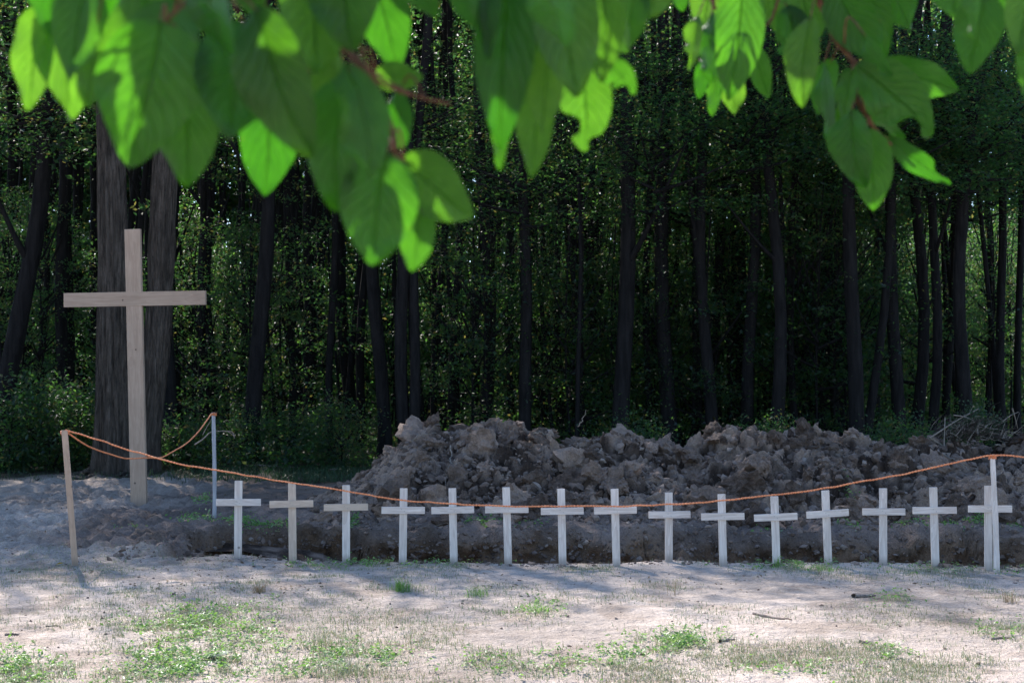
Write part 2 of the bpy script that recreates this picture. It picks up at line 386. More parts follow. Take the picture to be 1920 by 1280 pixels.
def mound_rough(x, y, X0):
    a1, a2, av = worley(x * 1.9 + .2 * fbm(x * 3, y * 3, 2, 50), y * 1.9, 51)
    b1, b2, bv = worley(x * 4.6, y * 4.6 + .3 * fbm(x * 5, y * 5, 2, 52), 53)
    c1, c2, cv = worley(x * 11, y * 11, 55); d1, d2, dv = worley(x * 25, y * 25, 56)
    side = ss((x + 1.2) / 1.6)
    return (.62 + .38 * ss((x + 1.7) / 1.4)) * (.24 * (av - .5) * ss((a2 - a1) * 3) * (.35 + .65 * side) + .17 * (bv - .5) * ss((b2 - b1) * 3) + .10 * (.45 - b1) * 1.0 +
            .09 * (cv - .5) * ss((c2 - c1) * 3) + .06 * (.45 - c1) + .034 * (.45 - d1) + .05 * fbm(x * 7, y * 7, 4, 58))
mx = np.arange(-3.2, 9.4, .02); my = np.arange(13.0, 18.6, .022)
MX, MY = np.meshgrid(mx, my); base = mound(MX, MY); amp = ss((base + .02) / .2)
rg = mound_rough(MX, MY, 0)
MZ = base - .06 + amp * rg * .9 - .03 * (base < .02)
# push the blocks sideways a little too so that they overhang
OX = .05 * fbm(MX * 5, MY * 5, 3, 61) * amp; OY = -.22 * amp * (rg) 
HX = MX + OX; HY = MY + OY
# the fall-off edges dive below the ground
edge = np.minimum(np.minimum((MX - mx[0]) / .3, (mx[-1] - MX) / .3), np.minimum((MY - my[0]) / .3, (my[-1] - MY) / .3))
MZ = np.where(edge < 1, np.minimum(MZ, -.12), MZ)
nyy, nxx = MX.shape
i = np.arange(nyy - 1)[:, None] * nxx; j = np.arange(nxx - 1)[None, :]
Qm = np.stack([i + j, i + j + 1, i + nxx + j + 1, i + nxx + j], -1).reshape(-1, 4)
Zg = hgt(MX, MY)
keep = (MZ > Zg - .10).reshape(-1); Qm = Qm[keep[Qm].any(1)]
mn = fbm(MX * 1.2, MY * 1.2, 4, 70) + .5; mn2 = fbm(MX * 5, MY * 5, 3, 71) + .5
mq = ss(.5 + 1.5 * (mn - .5) + 1.3 * (mn2 - .5) + 1.1 * rg / .3 * .5)[..., None]  # random moist and dry soil tone, plus crevice shade painted in by lump height
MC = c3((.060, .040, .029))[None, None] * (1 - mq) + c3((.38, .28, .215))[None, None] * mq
used = np.unique(Qm); remap = -np.ones(MX.size, int); remap[used] = np.arange(len(used))
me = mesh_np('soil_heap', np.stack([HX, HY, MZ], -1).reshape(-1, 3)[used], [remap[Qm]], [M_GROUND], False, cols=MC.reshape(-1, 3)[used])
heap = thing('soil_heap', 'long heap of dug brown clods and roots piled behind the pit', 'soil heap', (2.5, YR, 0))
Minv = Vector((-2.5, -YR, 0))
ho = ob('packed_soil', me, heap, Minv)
def mz(x, y):
    x = np.asarray(x, float); y = np.asarray(y, float)
    b = mound(x, y); a = ss((b + .02) / .2)
    return np.maximum(b - .06 + a * mound_rough(x, y, 0) * .9, hgt(x, y))

import bmesh
def ico(sub):
    bm = bmesh.new(); bmesh.ops.create_icosphere(bm, subdivisions=sub, radius=1)
    V = np.array([v.co[:] for v in bm.verts]); P = np.array([[v.index for v in f.verts] for f in bm.faces]); bm.free(); return V, P
I1, I2, I3, I4 = ico(1), ico(2), ico(3), ico(4)
def clod_v(ic, rng, cuts=9):
    V = ic[0].copy()
    r = np.ones(len(V)) * 1.35
    for _ in range(cuts):
        n = rng.normal(size=3); n /= np.linalg.norm(n); d = rng.uniform(.62, .95)
        q = V @ n; r = np.where(q > 1e-3, np.minimum(r, d / np.maximum(q, 1e-3)), r)
    V = V * r[:, None]
    for f, a in ((2.1, .17), (4.7, .13), (10, .07)):
        s = rng.uniform(0, 50); V = V * (1 + a * 2 * (vn(V[:, 0] * f + s, V[:, 1] * f + V[:, 2] * f * .7, 3) + vn(V[:, 2] * f + s, V[:, 0] * f, 4)))[:, None]
    return V * np.array([1, rng.uniform(.6, .95), rng.uniform(.45, .8)])
clods = [mesh_np('clod', clod_v(I4 if c < 5 else I3, RNG), [(I4 if c < 5 else I3)[1]], [M_CLOD], False) for c in range(14)]
def pick_mound(n, lo, hi):
    out = []
    while len(out) < n:
        px = random.uniform(600, 1990); x = (px - 960) / F * 15.5; y = random.uniform(13.5, 16.9)
        if mound(x, y) > .06 or (y < 14.4 and x > -1.9): out.append((x, y, random.uniform(0, 1) ** 2.2 * (hi - lo) * (.45 if x < -1.3 else 1) + lo))
    return out
def rmat(rng=random):
    return Matrix.Rotation(rng.uniform(0, 6.28), 4, 'Z') @ Matrix.Rotation(rng.uniform(-.7, .7), 4, 'X') @ Matrix.Rotation(rng.uniform(-.7, .7), 4, 'Y')
for k, (x, y, s) in enumerate(pick_mound(285, .045, .21)):
    o = ob('clod', clods[random.randrange(5 if s > .09 else 0, 14) if s < .09 else random.randrange(0, 7)], heap)
    z = float(mz(np.array([x]), np.array([y]))[0])
    o.matrix_local = Matrix.Translation(Vector((x, y, z + s * .25)) + Minv) @ rmat() @ Matrix.Scale(s, 4)
# a few named blocks on the crest
for px, py, s, sc in [(975, 806, .085, (1, 1, 1)), (1545, 826, .17, (1.5, .8, .55)), (1483, 812, .07, (.5, .6, 1.6)), (1480, 828, .12, (1.3, 1, .6)), (890, 804, .10, (1.3, 1, .7)), (1350, 822, .13, (1.3, 1, .6)),
                      (1565, 878, .17, (.7, .5, 1.1)), (1650, 845, .16, (1.3, .8, .8)), (1000, 880, .17, (.8, .8, 1.2)), (1270, 930, .15, (1, 1, .8)), (835, 860, .17, (1, .7, .8)), (1700, 935, .17, (1.2, .8, .8))]:
    Y_ = YR if py < 840 else YR - (py - 810) / 130 * 1.6
    P = at(px, py, Y_)
    o = ob('clod', clods[random.randrange(0, 5)], heap); o.matrix_local = Matrix.Translation(P + Minv) @ Matrix.Rotation(random.uniform(-.4, .4), 4, 'Y') @ Matrix.Rotation(random.uniform(0, 6), 4, 'Z') @ Matrix.Diagonal((*[q * s for q in sc], 1))
def crumbs(pts, sizes, name, mat, ic=I1, parent=None, off=None, **kw):
    nv = len(ic[0]); vs = []; ps = []
    lib = [clod_v(ic, RNG, 6) for _ in range(12)]
    for q, (p, s) in enumerate(zip(pts, sizes)):
        R = np.array(rmat().to_3x3()); vs.append(lib[q % 12] @ R.T * s + p); ps.append(ic[1] + q * nv)
    return ob(name, mesh_np(name, np.concatenate(vs), [np.concatenate(ps)], [mat], False), parent, off, **kw)
def crumb_mat():
    m, nt, p, o = newmat('crumb_soil'); g = N(nt, 'ShaderNodeNewGeometry').outputs['Random Per Island']
    nt.links.new(ramp(nt, g, [(0, (.10, .068, .05)), (.8, (.21, .155, .125)), (1, (.30, .235, .19))]), p.inputs['Base Color']); p.inputs['Roughness'].default_value = .95; return m
M_CRUMB = crumb_mat()
pm = pick_mound(9500, .008, .062); xs = np.array([q[0] for q in pm]); ys = np.array([q[1] for q in pm]); zs = mz(xs, ys)
crumbs(np.stack([xs, ys, zs + .004], 1), [q[2] for q in pm], 'soil_crumbs', M_CRUMB, I1, heap, Minv, kind='stuff')
r = np.random.default_rng(66); A = Acc()
for q in pick_mound(420, .03, .16):
    x, y, l = q; z = float(mz(np.array([x]), np.array([y]))[0]); a = r.uniform(0, 6.28); d = np.array([math.cos(a), math.sin(a) * .6, r.uniform(-.6, .5)]) * l
    p = np.array([x, y, z + .015]); V, Q = tube(smooth_path([p - d * .5, p + r.normal(0, .012, 3) + [0, 0, .01], p + d * .5], 5), np.linspace(.0022, .001, 5), 4); A.add(V, Q)
ob('root_hairs', A.mesh('root_hairs', [M_ROOT], True), heap, Minv, kind='stuff')
# pale roots sticking out of the heap
ROOTS = [[(846, 836), (845, 862), (838, 885), (834, 915)], [(980, 855), (955, 868), (935, 880)], [(908, 882), (900, 900), (885, 920), (868, 935)], [(925, 886), (934, 905), (946, 918)],
         [(910, 895), (914, 915), (918, 945)], [(914, 832), (911, 855), (907, 880)], [(1000, 812), (1015, 810), (1040, 820)], [(845, 865), (860, 880), (872, 895)],
         [(1128, 840), (1126, 852), (1130, 862)], [(1390, 905), (1400, 925), (1412, 938)], [(770, 828), (790, 815), (820, 812)], [(1082, 800), (1090, 790), (1100, 770)],
         [(1770, 850), (1800, 868), (1820, 884)], [(1000, 930), (1012, 940), (1020, 955)]]
for rt in ROOTS:
    P = []
    for a, b in rt:
        Y_ = YR - .55 if b < 835 else YR - .35 - (b - 810) / 150 * 1.75
        q = at(a, b, Y_); P.append(q)
    pts = smooth_path(P, 14) - np.array([2.5, YR, 0]) + RNG.normal(0, .006, (14, 3))
    V, Q = tube(pts, np.linspace(.0085, .003, 14), 6)
    ob('root', mesh_np('root', V, [Q], [M_ROOT], True), heap)

# ------------------------------------------------------------------ crosses
def board(name, mat, sx, sy, sz, parent, c=(0, 0, 0)):
    return ob(name, bm_mesh(name, box(sx, sy, sz, c), mat), parent)
CR = [ # base px,py, top px,py, bar y(left), bar y(right), bar x0,x1
 (446, 1047, 447, 901, 943, 943, 406, 489), (549, 1054, 547, 905, 946, 944, 506, 588), (649, 1055, 649, 909, 951, 950, 608, 690),
 (755, 1058, 757, 915, 957, 957, 716, 797), (851, 1058, 848, 915, 958, 956, 809, 889), (953, 1060, 949, 913, 956, 955, 910, 991),
 (1055, 1060, 1052, 916, 959, 958, 1014, 1094), (1156, 1062, 1152, 916, 958, 957, 1113, 1193), (1254, 1053, 1254, 923, 965, 965, 1215, 1294),
 (1356, 1060, 1353, 926, 968, 967, 1314, 1395), (1456, 1058, 1452, 930, 970, 967, 1413, 1494), (1553, 1057, 1547, 919, 964, 959, 1510, 1590),
 (1656, 1057, 1656, 915, 958, 958, 1616, 1696), (1754, 1062, 1750, 913, 956, 955, 1711, 1792), (1853, 1068, 1853, 910, 953, 953, 1814, 1895)]
CL = ['leftmost small wooden cross, with a dark knot on its bar, beside the thin grey stake',
 'tan brown small wooden cross, second from the left in the row at the pit',
 'third small cross from the left, its bar tinted faintly brown, weeds at its foot',
 'fourth small cross from the left, in front of the left slope of the heap',
 'fifth small cross from the left, below the tallest part of the heap',
 'sixth small cross from the left, twine passing just above its bar',
 'seventh small cross from the left, a pale clump of dirt near its foot',
 'eighth small cross, the middle one of the fifteen in the row',
 'ninth small cross from the left, set a little farther back and lower',
 'tenth small cross from the left, its top just above the orange twine',
 'fifth small cross from the right, standing lowest with its top touching the twine',
 'fourth small cross from the right, its bar tilting up to the right',
 'third small cross from the right, a dark knot on the bar, weeds behind it',
 'second small cross from the right, leaf weeds on the bank behind it',
 'rightmost small cross, half hidden behind the tall right stake']
for q, (bx, by, tx, ty, l, r, x0, x1) in enumerate(CR):
    Yc = gd(by); B = at(bx, by, Yc); T = at(tx, ty, Yc)
    B.z = float(hgt(B.x, B.y)) if abs(float(hgt(B.x, B.y))) < .05 else 0
    ax = (T - B); Ln = ax.length; lean = math.atan2(ax.x, ax.z)
    t = thing('wooden_cross', CL[q], 'cross', B, 'small wooden crosses along the pit edge')
    t.rotation_euler = (random.uniform(-.02, .02), lean, random.uniform(-.09, .09))
    sc = F / Yc; wu = 14.2 / sc; wb = 12.8 / sc
    tz, txm = (M_TZ, M_TX) if q == 1 else (M_WZ, M_TX if q == 2 else M_WX)
    u = board('upright', tz, wu, .02, Ln + .16, t, (0, 0, (Ln - .16) / 2))
    if q == 1: u['label'] = 'tan brown upright board'
    zb = (by - (l + r) / 2) / sc; cx = ((x0 + x1) / 2 - (bx + (tx - bx) * zb / Ln)) / sc
    b = board('crossbar', txm, (x1 - x0) / sc, .019, wb, t, (0, 0, 0)); b.location = (cx, -.0205, zb); b.rotation_euler = (0, math.atan2(-(l - r), (x1 - x0)) - lean, 0)
    nv = Acc()
    for dx, dz in ((-.012, .008), (.012, -.008)):
        V, Q = tube([(dx, -.0302, zb + dz), (dx, -.0315, zb + dz), (dx, -.0316, zb + dz)], [.0025, .0025, .0001], 8); nv.add(V, Q)
    ob('nail_heads', nv.mesh('nail_heads', [M_NAIL]), t)
# the tall cross
Yc = gd(945); B = at(261, 945, Yc); T = at(249, 430, Yc); B.z = float(hgt(B.x, B.y)); ax = T - B; sc = F / Yc
big = thing('tall_wooden_cross', 'tall tan wooden cross planted in bare dirt before the twin trunked tree', 'cross', B)
big.rotation_euler = (0, math.atan2(ax.x, ax.z), rad(-3)); Ln = ax.length
zb = (945 - 562) / sc
# halved joint: the upright is in two visible lengths with the bar let into it, 2 mm proud
board('upright', M_BZ, 29.5 / sc, .06, Ln + .4, big, (0, 0, (Ln - .4) / 2))
b = board('crossbar', M_BX, 269 / sc, .064, 26.5 / sc, big, (0, 0, 0)); b.location = (1.0 / sc, -.002, zb); b.rotation_euler = (0, -math.atan2(4, 269) - math.atan2(ax.x, ax.z), 0)

# ------------------------------------------------------------------ stakes and twine
def stake(label, b, t_, w, mat, Yb, wtop=None, round_=False):
    B = at(*b, Yb); T = at(*t_, Yb); B.z = float(hgt(B.x, B.y)); ax = T - B; L_ = ax.length
    e = thing('stake', label, 'stake', B, 'stakes holding the twine'); e.rotation_euler = (0, math.atan2(ax.x, ax.z), random.uniform(-.4, .4) if not round_ else 0)
    if round_:
        zz = np.linspace(-.15, L_, 16); P = np.stack([.004 * np.sin(zz * 4), 0 * zz, zz], 1)
        V, Q = tube(P, np.linspace(w, wtop or w, 16) * (1 + .05 * np.sin(zz * 17)), 10, .04)
        ac = Acc(); ac.add(V, Q); n = len(V) - 10; ac.add(V[n:], np.array([list(range(10))])); me = ac.mesh('pole', [mat], False)
        ob('pole', me, e)
    else:
        board('pole', mat, w, w * .8, L_ + .15, e, (0, 0, (L_ - .15) / 2))
    return T
YL, YRt, YBk = gd(1065), gd(1072), gd(978)
TL = stake('leaning square tan stake at the left, one end of the orange twine', (141, 1065), (122, 806), .046, M_BZ, YL)
TR = stake('round pale stake in front of the rightmost small cross', (1869, 1072), (1861, 852), .023, M_WZ, YRt, .019, True)
TB = stake('thin grey stake farther back, left of the small crosses', (402, 980), (401, 773), .021, M_GREYW, YBk, .019, True)
def yint(px): return YL + (YRt - YL) * (px - 122) / (1861 - 122) - .03
main = [(122, 807), (180, 823), (250, 845), (330, 868), (400, 880), (500, 897), (640, 918), (740, 935), (850, 943), (950, 948), (1050, 949), (1150, 948), (1254, 945), (1356, 937), (1456, 927), (1550, 915),
        (1650, 897), (1750, 877), (1820, 861), (1861, 853), (1920, 857), (2050, 868), (2250, 860)]
backl = [(122, 807), (145, 824), (172, 840), (205, 851), (245, 861), (275, 859), (305, 855), (330, 842), (352, 828), (372, 808), (388, 787), (396, 776), (402, 774)]
A = Acc()
def strand(P, r=.0042):
    n = len(P); T = np.gradient(P, axis=0); T /= np.linalg.norm(T, axis=1)[:, None]
    a = np.cross(T, [0, 0, 1.0]); a /= np.linalg.norm(a, axis=1)[:, None] + 1e-9; b = np.cross(T, a)
    s = np.concatenate([[0], np.cumsum(np.linalg.norm(np.diff(P, axis=0), axis=1))]) / .05 * 2 * math.pi
    for ph in (0, math.pi):
        Q_ = P + .0034 * (np.cos(s + ph)[:, None] * a + np.sin(s + ph)[:, None] * b)
        V, Q = tube(Q_, r, 5); A.add(V, Q)
mp = smooth_path([at(a, b, yint(a)) for a, b in main], 1100); mp += np.stack([0 * mp[:, 0], .004 * fbm(mp[:, 0] * 6, mp[:, 0] * 0, 2, 81), .010 * fbm(mp[:, 0] * 5, mp[:, 0] * 0, 3, 80)], 1); strand(mp)
bp = smooth_path([at(a, b, YL + (YBk - YL) * ((i / (len(backl) - 1)) ** 1.0)) for i, (a, b) in enumerate(backl)], 420)
bp += np.stack([0 * bp[:, 0], 0 * bp[:, 0], .014 * fbm(bp[:, 0] * 9, bp[:, 0] * 0, 3, 83)], 1) * np.sin(np.linspace(0, math.pi, 420))[:, None]; strand(bp)
for T, r in ((TL, .031), (TR, .024), (TB, .024)):
    th = np.linspace(0, 5 * math.pi, 70); strand(np.stack([T.x + r * np.cos(th), T.y + r * np.sin(th), T.z - .004 - .006 * th / math.pi], 1), .0034)
ob('orange_twine', A.mesh('orange_twine', [M_TWINE], True), label='orange twine strung from stake to stake, sagging across the small crosses', category='twine')
# pale twig caught behind the back stake
A = Acc()
for pts, r in (([(365, 833), (382, 822), (394, 810), (410, 808), (425, 808), (438, 816)], .008), ([(380, 815), (388, 800), (397, 785)], .005), ([(425, 808), (436, 810), (440, 822)], .006)):
    V, Q = tube(smooth_path([at(a, b, YBk + .05) for a, b in pts], 12), np.linspace(r, r * .4, 12), 6, .15); A.add(V, Q)
ob('dead_twig', A.mesh('dead_twig', [M_STICK], True), label='pale forked dead twig caught behind the thin grey stake', category='twig')

# ------------------------------------------------------------------ trees of the wood
def leaf_cards(C, size, rng, up=.5):
    n = len(C); nrm = rng.normal(size=(n, 3)); nrm[:, 2] = np.abs(nrm[:, 2]) + up; nrm /= np.linalg.norm(nrm, axis=1)[:, None]
    t = np.cross(nrm, rng.normal(size=(n, 3))); t /= np.linalg.norm(t, axis=1)[:, None]; b = np.cross(nrm, t)
    s = size * rng.uniform(.6, 1.35, n)[:, None]
    V = np.stack([C - t * s, C + b * s * .52 - t * s * .1 + nrm * s * .16, C + t * s, C - b * s * .52 - t * s * .1 + nrm * s * .16], 1).reshape(-1, 3)
    k = np.arange(n)[:, None] * 4
    return V, np.concatenate([k + [[0, 1, 2]], k + [[0, 2, 3]]])
def crown_mesh(name, rx, rz, nclump, nleaf, size, seed, flat=.35, hole=.0, cl=.55, up=.5, limbs=True):
    r = np.random.default_rng(seed); A = Acc()
    d = r.normal(size=(nclump, 3)); d /= np.linalg.norm(d, axis=1)[:, None]
    rr = r.uniform(.25, 1, nclump) ** .6
    c = d * rr[:, None] * np.array([rx, rx, rz])
    per = nleaf // nclump; L = []
    for q in range(nclump):
        s = r.uniform(.6, 1.3) * cl
        L.append(c[q] + r.normal(size=(int(per * r.uniform(.5, 1.5)), 3)) * np.array([s, s, s * flat]))
        if limbs and q % 3 == 0:
            z0 = c[q][2] * .6 - rz * .35
            P = smooth_path([(0, 0, z0), (c[q][0] * .5, c[q][1] * .5, (z0 + c[q][2]) / 2 - .05), c[q]], 6)
            V, Q = tube(P, np.linspace(.045, .008, 6) * (rx / 2.2), 5, .1, r); A.add(V, Q, 1)
    V, Q = leaf_cards(np.concatenate(L), size, r, up); A.add(V, Q, 0)
    return A.mesh(name, [M_LEAF, M_BARK])
crowns = [crown_mesh('crown', 2.3, 3.9, 44, 2150, .060, 100 + k, .45, cl=.42) for k in range(5)]          # crowns of the front trees
uppers = [crown_mesh('crown', 1.8, 4.0, 30, 1150, .085, 120 + k, .5, cl=.45) for k in range(3)]          # crowns deeper in the wood
saps = [crown_mesh('crown', 1.25, 2.5, 46, 3600, .034, 140 + k, .35, cl=.24) for k in range(5)]     # saplings
spray = [crown_mesh('low_branches', 1.7, 1.5, 26, 4200, .038, 160 + k, .16, cl=.55, up=1.6) for k in range(3)]
bush = [crown_mesh('foliage', .8, .7, 44, 3800, .034, 180 + k, .7, cl=.22) for k in range(4)]

def trunk_mesh(xb, xt, z1, r0, seed, forks=0, sides=8, ridge=0):
    """trunk from the ground at (0,0) leaning so that its top at z1 is (xt,..)"""
    r = np.random.default_rng(seed); A = Acc(); n = 16
    z = np.linspace(-.3, z1, n); u = z / z1
    ph = r.uniform(0, 6, 2); am = r.uniform(.03, .11)
    P = np.stack([(xt - xb) * u + am * np.sin(z * .9 + ph[0]) - am * math.sin(ph[0]), am * np.cos(z * .7 + ph[1]) - am * math.cos(ph[1]), z], 1)
    R = r0 * (1 - .55 * np.clip(u, 0, 1)) * (1 + .35 * np.exp(-np.maximum(z, 0) / .25))
    V, Q = tube(P, R, sides, .07, r); A.add(V, Q)
    for k in range(forks):
        i0 = r.integers(4, 12); a = r.uniform(0, 6.28); s = r.uniform(.5, 1.6); l = r.uniform(1.0, 3.0)
        p0 = P[i0]; P2 = smooth_path([p0, p0 + np.array([math.cos(a) * s * .4, math.sin(a) * s * .4, l * .35]), p0 + np.array([math.cos(a) * s, math.sin(a) * s, l])], 8)
        V, Q = tube(P2, np.linspace(R[i0] * .45, R[i0] * .12, 8), 6, .08, r); A.add(V, Q)
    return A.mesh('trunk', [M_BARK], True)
GT = 'trees of the shaded wood'
def tree(xb, Yt, xt, z1, r0, label, seed, forks=3, crown=None, cz=None, cs=1.0, low=None, group=GT, tm=None):
    t = thing('forest_tree', label, 'tree', (xb, Yt, float(hgt(xb, Yt))), group)
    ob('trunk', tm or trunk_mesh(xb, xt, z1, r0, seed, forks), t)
    dx = xt - xb
    if crown is not None:
        c = ob('crown', crown, t, (dx * (cz / z1), 0, cz)); c.rotation_euler = (0, 0, random.uniform(0, 6.28)); c.scale = (cs, cs, cs * random.uniform(.9, 1.1))
    if low is not None:
        c = ob('low_branches', low, t, (dx * .5 + random.uniform(-.5, .5), -.6, random.uniform(4.8, 6.4))); c.rotation_euler = (0, 0, random.uniform(0, 6.28))
    return t
# (px at y=850, px at y=100, width px, distance, forks, label)
FT = [
 (-8, 95, 40, 23, 2, 'broad dark tree leaning right at the left edge of the photo'),
 (130, 118, 26, 27, 1, 'dark tree above the left stake, left of the twin trunked tree'),
 (60, 70, 14, 29, 1, 'slim dark tree above the left stake, close to the left edge'),
 (318, 330, 30, 24, 1, 'dark shaded tree just right of the twin trunked tree'),
 (385, 372, 15, 27, 1, 'slim tree rising behind the thin grey stake'),
 (468, 500, 32, 23.5, 3, 'thick dark tree leaning right, behind the leftmost small cross'),
 (548, 540, 15, 26, 1, 'slim tree rising behind the second small cross from the left'),
 (620, 610, 15, 25, 2, 'slim tree left of the heap, behind the third small cross'),
 (652, 664, 13, 29, 1, 'thin tree just left of where the heap begins'),
 (723, 722, 26, 24, 1, 'straight dark tree at the left foot of the heap, under the lowest green leaves'),
 (763, 756, 26, 23, 0, 'dark tree with a bright left edge, left of the heap top'),
 (772, 800, 22, 22.9, 1, 'dark tree leaning right that crosses its bright edged neighbour'),
 (815, 838, 13, 28, 1, 'thin tree above the left crest of the heap'),
 (850, 846, 14, 27, 1, 'thin straight tree above the tallest part of the heap'),
 (905, 900, 26, 24.5, 2, 'sturdy dark tree behind the heap, over the sixth small cross'),
 (985, 962, 24, 23.5, 2, 'dark tree leaning left behind the round clod on the heap crest'),
 (1012, 1020, 12, 28, 1, 'thin tree over the seventh small cross'),
 (1062, 1050, 14, 27, 1, 'slim tree between the seventh and eighth small crosses'),
 (1090, 1100, 12, 29, 1, 'thin wavy tree left of the forked tree in the middle'),
 (1120, 1116, 13, 26, 2, 'slim tree close left of the forked middle tree'),
 (1160, 1175, 34, 23, 5, 'thick forked tree in the middle, over the eighth small cross'),
 (1208, 1262, 15, 27, 2, 'slim tree slanting right beside the forked middle tree'),
 (1258, 1246, 30, 24, 2, 'sturdy dark tree over the ninth small cross'),
 (1285, 1290, 12, 28, 1, 'thin tree close right of the sturdy tree over the ninth cross'),
 (1338, 1326, 24, 23.5, 1, 'dark straight tree left of the tenth small cross'),
 (1350, 1362, 14, 27, 2, 'slim tree over the tenth small cross'),
 (1372, 1368, 12, 30, 1, 'thin tree close right of the tenth small cross'),
 (1402, 1404, 24, 24, 2, 'dark tree between the tenth and eleventh small crosses'),
 (1452, 1438, 26, 23, 3, 'stout tree over the eleventh small cross'),
 (1495, 1490, 16, 27, 2, 'slim tree behind the upright clod on the heap crest'),
 (1528, 1516, 12, 29, 1, 'thin tree left of the twelfth small cross'),
 (1570, 1556, 18, 25, 2, 'slim dark tree over the twelfth small cross'),
 (1606, 1600, 30, 22.8, 4, 'thick dark tree between the twelfth and thirteenth small crosses'),
 (1618, 1690, 18, 23.2, 3, 'tree slanting strongly right from the thick tree near the thirteenth cross'),
 (1642, 1650, 13, 28, 1, 'thin tree over the thirteenth small cross'),
 (1690, 1674, 26, 23.5, 3, 'dark tree right of the thirteenth small cross'),
 (1712, 1716, 24, 24.2, 2, 'dark tree twinned closely with the one at its left'),
 (1740, 1768, 20, 23.8, 3, 'dark tree slanting right over the fourteenth small cross'),
 (1772, 1776, 17, 26, 2, 'slim tree left of the brushwood on the heap'),
 (1818, 1822, 27, 23, 2, 'stout dark tree behind the brushwood on the heap'),
 (1850, 1846, 13, 28, 2, 'thin tree over the rightmost small cross'),
 (1880, 1872, 18, 25, 3, 'slim dark tree right of the right stake'),
 (1908, 1916, 15, 26, 2, 'dark tree at the right edge of the photo'),
 (1950, 1940, 22, 24, 2, 'dark tree at the far right edge beyond the heap end')]
random.seed(21)
for q, (xb, xt, w, d, fk, lab) in enumerate(FT):
    B = at(xb, 850, d); T = at(xt, 100, d); z1 = 12.3 + (d - 22) * .8
    xtop = B.x + (T.x - B.x) / (T.z - 0) * z1
    tree(B.x, d, xtop, z1, w / 2 * d / F * 1.0, lab, 300 + q, fk, crowns[q % 5], 10.6 + (d - 22) * .8 + random.uniform(-.7, .5), random.uniform(.85, 1.05) if d < 25 else 1.05,
         spray[q % 3] if (q % 3 == 0 or xb > 1080) else None)
# deep trees
random.seed(5)
def above(x, y):
    px = 960 + x / y * F
    if px < 400: return 'over the tall cross and the left stakes' if px > 200 else 'at the far left of the photo'
    k = int(np.argmin([abs(c[0] - px) for c in CR])) + 1
    return 'beyond the right stake' if px > 1890 else 'over the %s of the fifteen small crosses' % 'first second third fourth fifth sixth seventh eighth ninth tenth eleventh twelfth thirteenth fourteenth fifteenth'.split()[k - 1]
tms = [trunk_mesh(0, random.uniform(-.9, .9), 15, .035 + .018 * k, 500 + k, 2 + k % 3) for k in range(8)]
cnt = 0; pts = []
while cnt < 150:
    Yt = random.uniform(27, 52); xx = random.uniform(-.39 * Yt - 2, .39 * Yt + 2)
    if xx > .12 * Yt and Yt > 37: continue
    if any((xx - a) ** 2 + (Yt - b) ** 2 < 1.0 for a, b in pts): continue
    pts.append((xx, Yt)); cnt += 1
    tm = tms[cnt % 8]
    tree(xx, Yt, xx, 15, .1, 'slim dark tree deep in the wood, ' + above(xx, Yt), 0, 0, uppers[cnt % 3] if cnt % 5 else crowns[cnt % 5], random.uniform(10.5, 13), random.uniform(.85, 1.05),
         None, 'deep trees behind the front row of the wood', tm)
# the wood goes on to the left of the view: these carry the shade that reaches the clearing
for k in range(22):
    Yt = random.uniform(22, 40); xx = -.40 * Yt - 1.5 - random.uniform(0, 9)
    tree(xx, Yt, xx, 15, .1, 'tree of the wood standing outside the left edge', 0, 0, crowns[k % 5] if Yt < 27 else uppers[k % 3], 8.6 + (Yt - 22) * .45 if Yt < 27 else 12, 1.0, None, 'trees beyond the left edge', tms[k % 8])
tms2 = [trunk_mesh(0, random.uniform(-1.2, 1.2), 13, 0.034 + .008 * k, 540 + k, 2 + k % 3, 7) for k in range(6)]
for k in range(64):
    Yt = random.uniform(23.2, 33); xx = random.uniform(-.10 if k % 4 else -.36, .38) * Yt
    tree(xx, Yt, xx, 13, .1, 'slender dark stem within the wood, ' + above(xx, Yt), 0, 0, uppers[k % 3], random.uniform(12.5, 13.5), random.uniform(.32, .42), None, 'slender stems between the larger trees', tms2[k % 6])
for k in range(11):
    Yt = random.uniform(20.8, 24); xx = -8.3 - k * .62 - random.uniform(0, .3)
    tree(xx, Yt, xx, 15, .1, 'tree of the wood standing outside the left edge', 0, 0, crowns[k % 5], random.uniform(9.3, 10.6), 1.0, None, 'trees beyond the left edge', tms[k % 8])
# saplings
random.seed(9)
sapt = [trunk_mesh(0, random.uniform(-.35, .35), 4.6, .026, 560 + k, 3, 6) for k in range(4)]
for k in range(150):
    Yt = random.uniform(24.0, 43); xx = random.uniform(-.38 if k % 3 else .02, .38) * Yt
    e = thing('sapling', 'leafy sapling between the dark trunks, ' + above(xx, Yt), 'sapling', (xx, Yt, float(hgt(xx, Yt))), 'saplings inside the wood')
    ob('trunk', sapt[k % 4], e); c = ob('crown', saps[k % 5], e, (0, 0, random.uniform(2.2, 3.6))); s = random.uniform(.8, 1.3); c.scale = (s, s, s); c.rotation_euler = (0, 0, random.uniform(0, 6.28))
